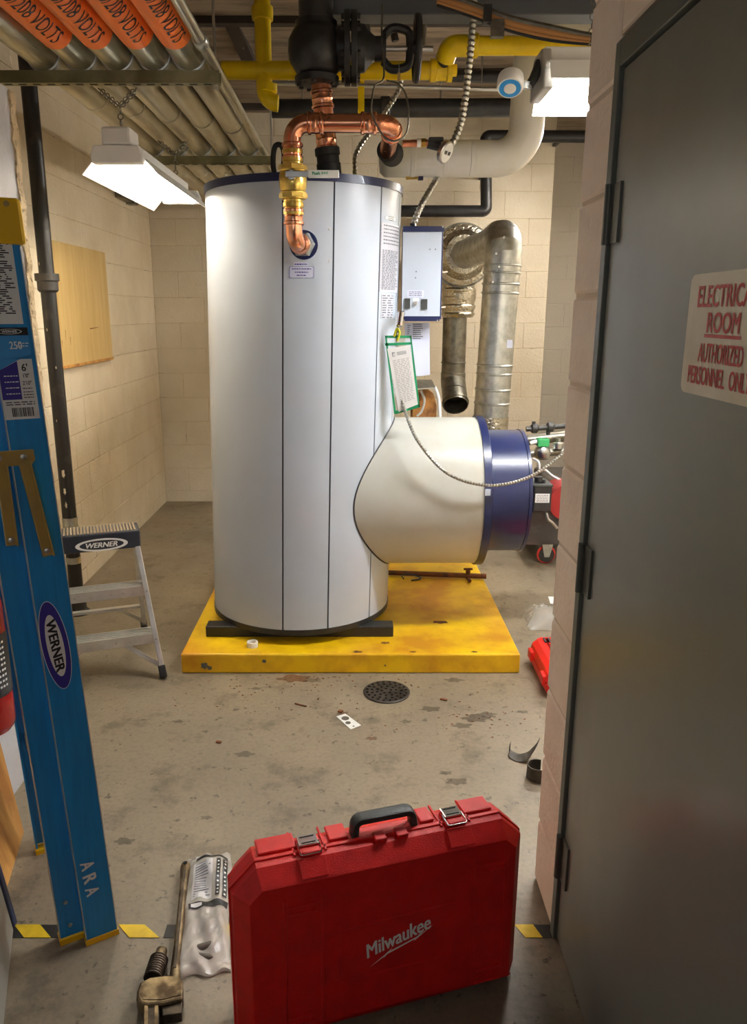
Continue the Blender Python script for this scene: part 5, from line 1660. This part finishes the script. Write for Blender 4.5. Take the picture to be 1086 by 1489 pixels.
# spreader hardware
x0, hA = LQ(2, 657, .004); x1, hB = LQ(50, 670, .004)
xa, ha = LQ(0, 675, .004)
b = MB()
plz = [LQ(-14, 657, .003), LQ(48, 653, .003), LQ(51, 668, .003), LQ(46, 675, .003), LQ(10, 678, .003), LQ(-14, 680, .003)]
b.prism([Lp(x, h, .002) for x, h in plz], LN_ * .006).build('spreader_plate', 'zinc', ld, smooth=0, bevel=.001)
def arm(pts, name):
    a_, b__ = pts
    p, q = Lp(*LQ(*a_, .004), .006), Lp(*LQ(*b__, .004), .006)
    o = MB().bar(p, q, .024, .008, up=LN_).build(name, 'zinc', ld, smooth=0, bevel=.003)
    d_ = (q - p).normalized(); sd = d_.cross(LN_).normalized()
    MB().bar(p + sd * -.011 + LN_ * .006, q + sd * -.011 + LN_ * .006, .004, .010, up=LN_).build('flange', 'zinc', o, smooth=0)
    c_ = q - d_ * .014 + LN_ * .004
    MB().lathe(c_, LN_, ((.007, 0), (.0065, .003), (.003, .005)), n=14).build('rivet', 'steel', o)
arm(((35, 672), (70, 808)), 'spreader_arm')
arm(((1, 676), (17, 793)), 'spreader_arm')
for (u, v) in ((34, 664), (-2, 667)):
    p = Lp(*LQ(u, v, .008), .008)
    MB().lathe(p, LN_, ((.007, 0), (.0065, .003), (.003, .005)), n=14).build('rivet', 'steel', ld)
for (u, v) in ((95, 1312), (102, 1345)):
    p = Lp(*LQ(u, v, -.034), -.034)
    MB().lathe(p, LN_, ((.006, 0), (.005, .003), (.002, .004)), n=12).build('rivet', 'steel', rrl)
# stickers
def lfn(xc, hc, d=.0006, rot=0.0):
    c_, s_ = math.cos(rot), math.sin(rot)
    return lambda x, y: Lp(xc + x * c_ - y * s_, hc + x * s_ + y * c_, d)
def lrect(x0, x1, h0, h1, m, name, par, d=.0006):
    return rect(MB(), lfn(0, 0, d), x0, x1, h0, h1).build(name, m, par, smooth=0)
xt, ht = LQ(22, 343); xb_, hb = LQ(42, 471)
hA, hB = ht, hb
wl_lab = lrect(-.031, .030, hB, hA, 'paper', 'warning_sticker', rf)
t = MB(); rows(t, lfn(0, 0, .0012), -.029, .026, [hA - .008 - k * (hA - hB - .03) / 34 for k in range(35)], .0024, rag=.35, dash=.03)
t.build('print', 'black_print', wl_lab, smooth=0)
h1_ = LQ(30, 476)[1]; h0_ = LQ(40, 609)[1]
H_ = h1_ - h0_
dl_ = lrect(-.0325, .036, h0_, h1_, 'paper', 'duty_sticker', rf)
lrect(-.0325, .036, h1_ - .085 * H_, h1_, 'black_print', 'brand_band', dl_, .001)
lrect(-.0325, .036, h1_ - .34 * H_, h1_ - .085 * H_, 'light_blue', 'blue_field', dl_, .001)
b = MB(); f_ = lfn(0, 0, .001)
b.add([f_(-.0325, h1_ - .78 * H_), f_(.006, h1_ - .78 * H_), f_(.006, h1_ - .36 * H_), f_(-.0325, h1_ - .46 * H_)], [(0, 1, 2, 3)]).build('violet_field', 'violet_print', dl_, smooth=0)
b = MB(); b.add([f_(-.0325, h1_ - .46 * H_), f_(.006, h1_ - .355 * H_), f_(.036, h1_ - .30 * H_), f_(.036, h1_ - .33 * H_), f_(-.0325, h1_ - .34 * H_)], [(0, 1, 2, 3, 4)]).build('blue_field', 'light_blue', dl_, smooth=0)
t = MB()
fit_text(t, '250', lfn(LQ(22, 498)[0], h1_ - .19 * H_, .0016), .025, .016, bold=.02)
t.build('rating_number', 'white_print', dl_, smooth=0)
t = MB()
ellipse(t, lfn(0, h1_ - .043 * H_, .0016), .024, .0055, hole=(.022, .0045))
fit_text(t, 'WERNER', lfn(0, h1_ - .043 * H_, .0016), .030, .005, bold=.02)
t.build('brand_lettering', 'white_print', dl_, smooth=0)
t = MB()
rows(t, lfn(0, 0, .0016), .014, .034, [h1_ - .17 * H_, h1_ - .2 * H_], .002, dash=.006)
rows(t, lfn(0, 0, .0016), -.024, .003, [h1_ - (.52 + .065 * k) * H_ for k in range(4)], .002, dash=.005)
t.build('white_lettering', 'white_print', dl_, smooth=0)
t = MB()
fit_text(t, "6'", lfn(.019, h1_ - .43 * H_, .0016), .012, .016, bold=.02)
fit_text(t, "1'0\"", lfn(.020, h1_ - .52 * H_, .0016), .012, .009, bold=.02)
fit_text(t, "2'10\"", lfn(.020, h1_ - .60 * H_, .0016), .018, .009, bold=.01)
rows(t, lfn(0, 0, .0016), .01, .03, [h1_ - .66 * H_, h1_ - .7 * H_, h1_ - .73 * H_, h1_ - .76 * H_], .002, dash=.004)
rows(t, lfn(0, 0, .0016), -.028, .03, [h1_ - .81 * H_, h1_ - .835 * H_], .002, dash=.01)
x = -.018
while x < .024:
    w_ = random.choice((.0007, .0014, .002)); rect(t, lfn(0, 0, .0016), x, x + w_, h1_ - .97 * H_, h1_ - .87 * H_); x += w_ + random.choice((.0008, .0014))
t.build('black_lettering', 'black_print', dl_, smooth=0)
xc1, hc1_ = LQ(66, 876); xc2, hc2_ = LQ(94, 1003)
xm, hm = (xc1 + xc2) / 2, (hc1_ + hc2_) / 2
xm2, hm2 = LQ(80.5, 939)
Lh = hc1_ - hc2_
tilt = math.atan2(xc1 - xc2, Lh)
def efn(d): return lfn(xm2, hm2, d, -tilt)
b = MB(); ellipse(b, efn(.0006), .0305, Lh / 2); bo2 = b.build('brand_sticker', 'white_print', rf, smooth=0)
b = MB(); ellipse(b, efn(.001), .0290, Lh / 2 - .0015); b.build('blue_oval', 'violet_print', bo2, smooth=0)
b = MB(); ellipse(b, efn(.0014), .0185, Lh / 2 * .70); b.build('white_oval', 'paper', bo2, smooth=0)
t = MB()
_e = efn(.0018)
fit_text(t, 'WERNER', lambda x, y: _e(y, -x), Lh * .60, .021, bold=.035, shear=-.12)
t.build('lettering', 'black_print', bo2, smooth=0)
xA, hA_ = LQ(133, 1276)
t = MB()
for ch_, v in (('A', 1258), ('R', 1277), ('A', 1295)):
    xA, hA_ = LQ(127 + (v - 1258) * .19, v)
    e2 = lfn(xA, hA_, .0012, math.radians(6))
    fit_text(t, ch_, lambda x, y: e2(y, -x), .025, .033, bold=.03)
    # stencil breaks
t.build('stencil_lettering', 'white_print', rf, smooth=0)

# ------------------------------------------------------------------ things leaning by the corridor wall
pw = thing('plywood_offcut', 'plywood offcut leaning low against the white corridor wall', 'plywood', (-1.0, 1.9, 0))
b0, b1 = Vector((-.985, 1.84, 0)), Vector((-1.05, 2.14, 0))
t0_, t1_ = Vector((-1.10, 1.84, .50)), Vector((-1.152, 2.21, .50))
nn_ = Vector((.9, .3, .3)).normalized() * .014
MB().prism([b0, b1, t1_, t0_], -nn_ * 0 + Vector((-.013, -.004, .0))).build('sheet', 'wood', pw, smooth=0)
gpd = thing('edged_pad', 'grey pad with navy edging leaning by the plywood', 'pad', (-.9, 1.6, 0))
q0, q1 = PZ(20, 1352, 0), Vector((-.78, 1.36, 0))
e0, e1 = q0 + Vector((-.04, .0, .30)), q1 + Vector((-.04, .0, .30))
MB().prism([q1, q0, e0, e1], Vector((-.03, 0, .0))).build('pad', 'grey_cloth', gpd, smooth=0, bevel=.005)
MB().bar(q0 + EZ * .008 + Vector((-.015, .006, 0)), e0 + Vector((-.015, .006, 0)), .02, .042, up=EX).build('edging', 'navy_dark', gpd, smooth=0, bevel=.004)
fe = thing('fire_extinguisher', 'red fire extinguisher mounted low on the corridor wall', 'fire extinguisher', (-.978, 1.87, .52))
ec = Vector((-.978, 1.87, .53))
MB().lathe(ec, EZ, ((.03, -.012), (.06, -.008), (.069, .006), (.07, .02), (.07, .33), (.066, .355), (.045, .385), (.026, .395), (.024, .42)), n=36).build('cylinder', 'red_ext', fe)
MB().lathe(ec + EZ * .10, EZ, ((.0703, 0), (.071, 0), (.071, .17), (.0703, .17)), n=36, caps=False).build('label', 'black_print', fe)
t = MB()
for k in range(9):
    h = .125 + k * .015
    aL = math.radians(-70); 
    for s_ in range(8):
        a_ = aL + s_ * .14 + random.random() * .03; e_ = a_ + .09
        t.add([ec + Vector((.0716 * math.cos(x_), .0716 * math.sin(x_), z_)) for x_, z_ in ((a_, h), (e_, h), (e_, h + .006), (a_, h + .006))], [(0, 1, 2, 3)])
t.build('label_print', 'white_print', fe, smooth=0)
MB().lathe(ec + EZ * .42, EZ, ((.024, 0), (.028, .005), (.028, .035), (.016, .04)), n=20).build('valve_head', 'galv', fe)
MB().bar(ec + Vector((0, 0, .46)), ec + Vector((0, -.11, .49)), .02, .006).build('lever', 'black', fe, smooth=0)
MB().bar(ec + Vector((0, 0, .44)), ec + Vector((0, -.10, .435)), .02, .006).build('carry_handle', 'black', fe, smooth=0)
MB().tube(spline([ec + Vector((0, .02, .44)), ec + Vector((0.01, .085, .40)), ec + Vector((.01, .088, .2)), ec + Vector((0, .085, .05))]), .009, 10).build('hose', 'black_rubber', fe)
MB().bb(XL, ec.x - .066, ec.y - .015, ec.y + .015, ec.z + .08, ec.z + .3).build('bracket', 'black_iron', fe, smooth=0)

# ------------------------------------------------------------------ pipe wrench and plastic pouch
pwz = thing('pipe_wrench', 'worn heavy pipe wrench lying on the floor under the pouch', 'wrench', PZ(240, 1430, 0))
def pzp(pts, z_): return [PZ(u, v, z_) for u, v in pts]
a_, b_ = PZ(252, 1436, .022), PZ(270, 1254, .022)
hd = (b_ - a_).normalized(); hs = hd.cross(EZ).normalized()
ln_ = (b_ - a_).length
rr_ = []
for (f, wd, th) in ((0, .030, .030), (.12, .026, .030), (.3, .022, .026), (.6, .021, .024), (.85, .024, .026), (.97, .030, .026), (1.0, .026, .020)):
    c_ = a_ + hd * (ln_ * f)
    rr_.append([c_ + hs * (wd / 2 * math.cos(k * math.pi / 6)) + EZ * (th / 2 * math.sin(k * math.pi / 6) - .006) for k in range(12)])
hdl = MB().loft(rr_).build('handle', 'wrench', pwz)
MB().bar(a_ + hd * .05 + EZ * .0085, b_ - hd * .04 + EZ * .007, .007, .004).build('web', 'wrench_dark', hdl, smooth=0)
c_ = b_ - hd * .012
MB().cyl(c_ + EZ * .008, c_ + EZ * .0095, .006, n=14).build('hang_hole', 'void', hdl)
MB().prism(pzp([(199, 1440), (203, 1428), (218, 1420), (243, 1417), (258, 1418), (266, 1424), (266, 1452), (240, 1458), (215, 1461), (203, 1458), (198, 1450)], .045), (0, 0, -.037)).build('housing', 'wrench', pwz, smooth=0, bevel=.006)
MB().prism(pzp([(204, 1444), (262, 1440), (263, 1446), (236, 1453), (208, 1453)], .0465), (0, 0, -.002)).build('raised_rib', 'wrench', pwz, smooth=0)
MB().prism(pzp([(235, 1457), (265, 1452), (264, 1473), (236, 1477)], .035), (0, 0, -.026)).build('heel_jaw', 'wrench_dark', pwz, smooth=0, bevel=.002)
jw = MB().prism(pzp([(209, 1459), (231, 1459), (231, 1505), (207, 1505)], .038), (0, 0, -.028)).build('hook_jaw', 'wrench_dark', pwz, smooth=0, bevel=.003)
for (u0, u1) in ((210, 215), (225, 230)):
    MB().prism(pzp([(u0, 1462), (u1, 1462), (u1 - .5, 1505), (u0 - .5, 1505)], .041), (0, 0, -.004)).build('jaw_rail', 'wrench', jw, smooth=0)
n0, n1 = PZ(222, 1424, .028), PZ(231, 1396, .028)
nd_ = (n1 - n0).normalized()
pr = []
L_ = (n1 - n0).length
k = 0.0
while k < L_:
    pr += [(.022, k), (.0235, k + .002), (.0235, k + .004), (.022, k + .006)]; k += .007
MB().lathe(n0, nd_, pr, n=20).build('knurled_nut', 'wrench_dark', pwz)
MB().cyl(n1, n1 + nd_ * .03, .017, .014, n=16).build('jaw_shank', 'wrench', pwz)
q0, q1 = PZ(305, 1248, 0), PZ(293, 1419, 0)
bgc = thing('plastic_pouch', 'clear printed plastic pouch of small parts beside the red case', 'pouch', PZ(295, 1335, 0))
by = (q0 - q1); Lb = by.length; by.normalize(); bex = Vector((by.y, -by.x, 0))
cen = (q0 + q1) / 2 + EZ * .0
bag_top = crumple('film', 'bag', bgc, cen, bex, by, Lb, .135, .048, 11, 24, 60)
MB().lathe(cen - by * .14 + EZ * .013, (bex + by * .2), ((.004, -.045), (.009, -.04), (.011, .02), (.006, .04)), n=14).build('metal_part', 'grey_part', bgc)
MB().lathe(cen - by * .165 + EZ * .011 - bex * .01, (bex - by * .3), ((.003, -.03), (.008, -.02), (.009, .03), (.003, .04)), n=12).build('metal_part', 'grey_part', bgc)
def drape(u0, v0, u1, v1, z_=.06):
    return [PZ(u0, v0, z_), PZ(u1, v0, z_), PZ(u1, v1, z_), PZ(u0, v1, z_)]
def bagp(s, r):
    """point on the upper skin of the pouch, s and r in -1..1"""
    return bag_top(s, r) + EZ * .0016
def bstrip(s0, s1, r0, r1, m, name, par, d=.0, nx=14):
    b = MB()
    vs = []
    for j in range(nx + 1):
        for i in range(nx + 1):
            vs.append(bagp(s0 + (s1 - s0) * i / nx, r0 + (r1 - r0) * j / nx) + EZ * d)
    b.add(vs, [(j * (nx + 1) + i, j * (nx + 1) + i + 1, (j + 1) * (nx + 1) + i + 1, (j + 1) * (nx + 1) + i) for j in range(nx) for i in range(nx)])
    return b.build(name, m, par, smooth=40)
bstrip(-.55, .85, .80, .90, 'black_print', 'printed_band', bgc)
bstrip(-.7, .9, -.08, .03, 'black_print', 'printed_band', bgc)
bstrip(-.6, -.15, -.055, .005, 'paper', 'printed_box', bgc, .001)
bstrip(-.6, .2, .10, .74, 'paper', 'printed_text_panel', bgc, -.0008)
t = MB()
for k in range(14):
    r = .70 - k * .042
    e_ = -.1 + random.random() * .25
    t.add([bagp(-.52, r), bagp(e_, r), bagp(e_, r + .014), bagp(-.52, r + .014)], [(0, 1, 2, 3)])
t.map(lambda p: p + EZ * .0012).build('print', 'grey_print', bgc, smooth=0)
for s_ in (.36, .64):
    st_ = bstrip(s_, s_ + .17, .08, .74, 'black_print', 'ruler_strip', bgc, .001)
    for k in range(9):
        bstrip(s_ + .05, s_ + .12, .11 + k * .07, .135 + k * .07, 'white_print', 'tick', st_, .0018, 2)

# ------------------------------------------------------------------ large red case in front
ca = math.radians(17)
CD = Vector((math.cos(ca), math.sin(ca), 0)); CN = Vector((-math.sin(ca), math.cos(ca), 0))
CO = Vector((-.252, 1.368, 0))
CW, CT, CHh = .692, .135, .452
def C(s, t_, z_): return CO + CD * s + CN * t_ + EZ * z_
def outl(i, t_):
    cb_, ct2 = .03, .055
    i2 = i * .6
    return [C(cb_, t_, i), C(CW - cb_, t_, i), C(CW - i, t_, cb_), C(CW - i, t_, CHh - ct2 - i2 * .3), C(CW - ct2 - i2 * .3, t_, CHh - i), C(ct2 + i2 * .3, t_, CHh - i), C(i, t_, CHh - ct2 - i2 * .3), C(i, t_, cb_)]
tc_ = thing('tool_case', 'large red plastic tool case standing in the foreground', 'tool case', CO + CD * .35 + CN * .07)
fs_ = MB().loft([outl(.034, 0), outl(.030, .004), outl(.003, .036), outl(0, .05), outl(0, .063)]).build('front_shell', 'red_case', tc_, smooth=0, bevel=.003)
MB().loft([outl(.004, .0635), outl(.004, .066)]).build('seam_gasket', 'seam', tc_, smooth=0)
bs_ = MB().loft([outl(0, .0665), outl(0, .098), outl(.004, .10), outl(.022, CT)]).build('back_shell', 'red_case', tc_, smooth=0, bevel=.003)
MB().loft([outl(-.004, .052), outl(-.004, .0625)]).build('lip', 'red_case', fs_, smooth=0, bevel=.0015)
FP = C(0, 0, 0)
def FQ(u, v): return PP(u, v, FP, CN)
def fbar(p, q, wd=.008, th=.004, name='rib', par=fs_):
    p, q = FQ(*p), FQ(*q)
    return MB().bar(p, q, wd, th * 2, up=CN).build(name, 'red_case', par, smooth=0, bevel=.0015)
zt_ = lambda zx, zy: (320 + zx / 2.172, 1120 + zy / 2.172)
fr_pts = [zt_(380, 505), zt_(742, 418), zt_(738, 578), zt_(380, 668)]
for i in range(4): fbar(fr_pts[i], fr_pts[(i + 1) % 4], .005, .002, 'panel_frame')
for (xa, ya, xb2, yb2) in ((210, 437, 303, 416), (210, 460, 303, 439), (815, 304, 900, 287), (815, 323, 900, 306), (218, 787, 303, 766), (218, 806, 303, 785), (802, 637, 880, 612), (802, 655, 880, 632), (802, 672, 880, 650)):
    fbar(zt_(xa, ya), zt_(xb2, yb2), .006, .0035)
for (xa, ya, xb2, yb2) in ((325, 385, 325, 790), (205, 410, 205, 800), (800, 275, 795, 655), (905, 245, 893, 620)):
    fbar(zt_(xa, ya), zt_(xb2, yb2), .010, .003, 'side_rib')
# logo
lc = FQ(580, 1366)
lx = PP(632, 1341, FP, CN) - PP(535, 1388, FP, CN)
lx = lx.normalized(); lz = -CN.cross(lx).normalized() * -1
if lz.z < 0: lz = -lz
lfn_ = lambda x, y: lc + lx * x + lz * y - CN * .0006
LWd = (FQ(629, 1338) - FQ(533, 1380)).length
t = MB()
fit_text(t, 'Milwaukee', lambda x, y: lfn_(x, y + .009), LWd, .038, shear=.30, bold=.026)
a_ = LWd / 2
t.add([lfn_(a_ * x, y) for x, y in ((-1.02, -.036), (-.50, -.0215), (-.24, -.0125), (-.34, -.0185), (.50, -.0150), (.70, -.0085), (.62, -.0135), (1.06, -.003),
                                    (.38, -.0235), (.44, -.0190), (-.44, -.0235), (-.58, -.0300), (-.52, -.0255))], [(0, 1, 12), (1, 2, 3), (1, 3, 10, 12), (10, 11, 12), (3, 4, 9, 10), (4, 5, 6), (4, 6, 9), (6, 7, 9), (7, 8, 9)])
t.build('logo', 'logo', fs_, smooth=0)
# latches
for i, (u, v) in enumerate(((449, 1232), (658, 1189))):
    p = PZ(u, v, CHh + .004)
    s_ = (p - CO).dot(CD)
    lo = MB().box(C(s_, .064, CHh + .004), (.052, .05, .010), CD, CN, EZ).build('latch_block', 'red_case', tc_, smooth=0, bevel=.003)
    MB().box(C(s_, .074, CHh + .0125), (.044, .034, .005), CD, CN, EZ).build('latch_plate', 'chrome', lo, smooth=0, bevel=.0015)
    m = MB()
    for q in (-1, 1): m.box(C(s_, .074 + q * .010, CHh + .0152), (.032, .0022, .0012), CD, CN, EZ)
    m.build('latch_slot', 'void', lo, smooth=0)
    MB().box(C(s_, .046, CHh + .004), (.040, .018, .014), CD, CN, EZ).build('latch_catch', 'red_case', lo, smooth=0, bevel=.003)
    MB().tube(fillet([C(s_ - .024, .07, CHh + .012), C(s_ - .024, .034, CHh + .008), C(s_ + .024, .034, CHh + .008), C(s_ + .024, .07, CHh + .012)], .006, 4), .0014, 6).build('latch_wire', 'chrome', lo)
    for q in (-1, 1):
        MB().box(C(s_ + q * .035, .085, CHh + .001), (.004, .08, .006), CD, CN, EZ).build('recess_edge', 'red_case', tc_, smooth=0)
    sl0 = [C(s_ - .03, .036, CHh - .002), C(s_ + .03, .036, CHh - .002), C(s_ + .03, .004, CHh - .030), C(s_ - .03, .004, CHh - .030)]
    MB().prism(sl0, -CN * .004 + EZ * .004).build('slope_panel', 'red_case', tc_, smooth=0, bevel=.0015)
# top raised pads and handle
s0 = (PZ(514, 1213, CHh) - CO).dot(CD); s1 = (PZ(598, 1193, CHh) - CO).dot(CD)
for (sa_, sb_) in ((.065, s0 - .135), (s0 - .06, s0 - .015), (s1 + .015, s1 + .05), (s1 + .125, CW - .065)):
    MB().box(C((sa_ + sb_) / 2, .094, CHh + .003), (sb_ - sa_, .05, .008), CD, CN, EZ).build('top_pad', 'red_case', tc_, smooth=0, bevel=.003)
hm = MB()
hz = CHh + .036
hp_ = fillet([C(s0, .078, CHh - .002), C(s0 + .004, .082, hz), C(s1 - .004, .082, hz), C(s1, .078, CHh - .002)], .016, 5)
rr_ = []
for k, p in enumerate(hp_):
    tg_ = (hp_[min(k + 1, len(hp_) - 1)] - hp_[max(k - 1, 0)]).normalized()
    sd = CN; ud = tg_.cross(sd).normalized()
    rr_.append([p + sd * (.016 * a1) + ud * (.0085 * b1) for a1, b1 in ((-1, -.7), (-.7, -1), (.7, -1), (1, -.7), (1, .7), (.7, 1), (-.7, 1), (-1, .7))])
hm.loft(rr_).build('handle', 'handle', tc_, smooth=50)
for s_ in ((s0 * .64 + s1 * .36), (s0 * .28 + s1 * .72)):
    MB().box(C(s_, .05, CHh + .003), (.028, .03, .012), CD, CN, EZ).build('knuckle', 'red_case', tc_, smooth=0, bevel=.003)
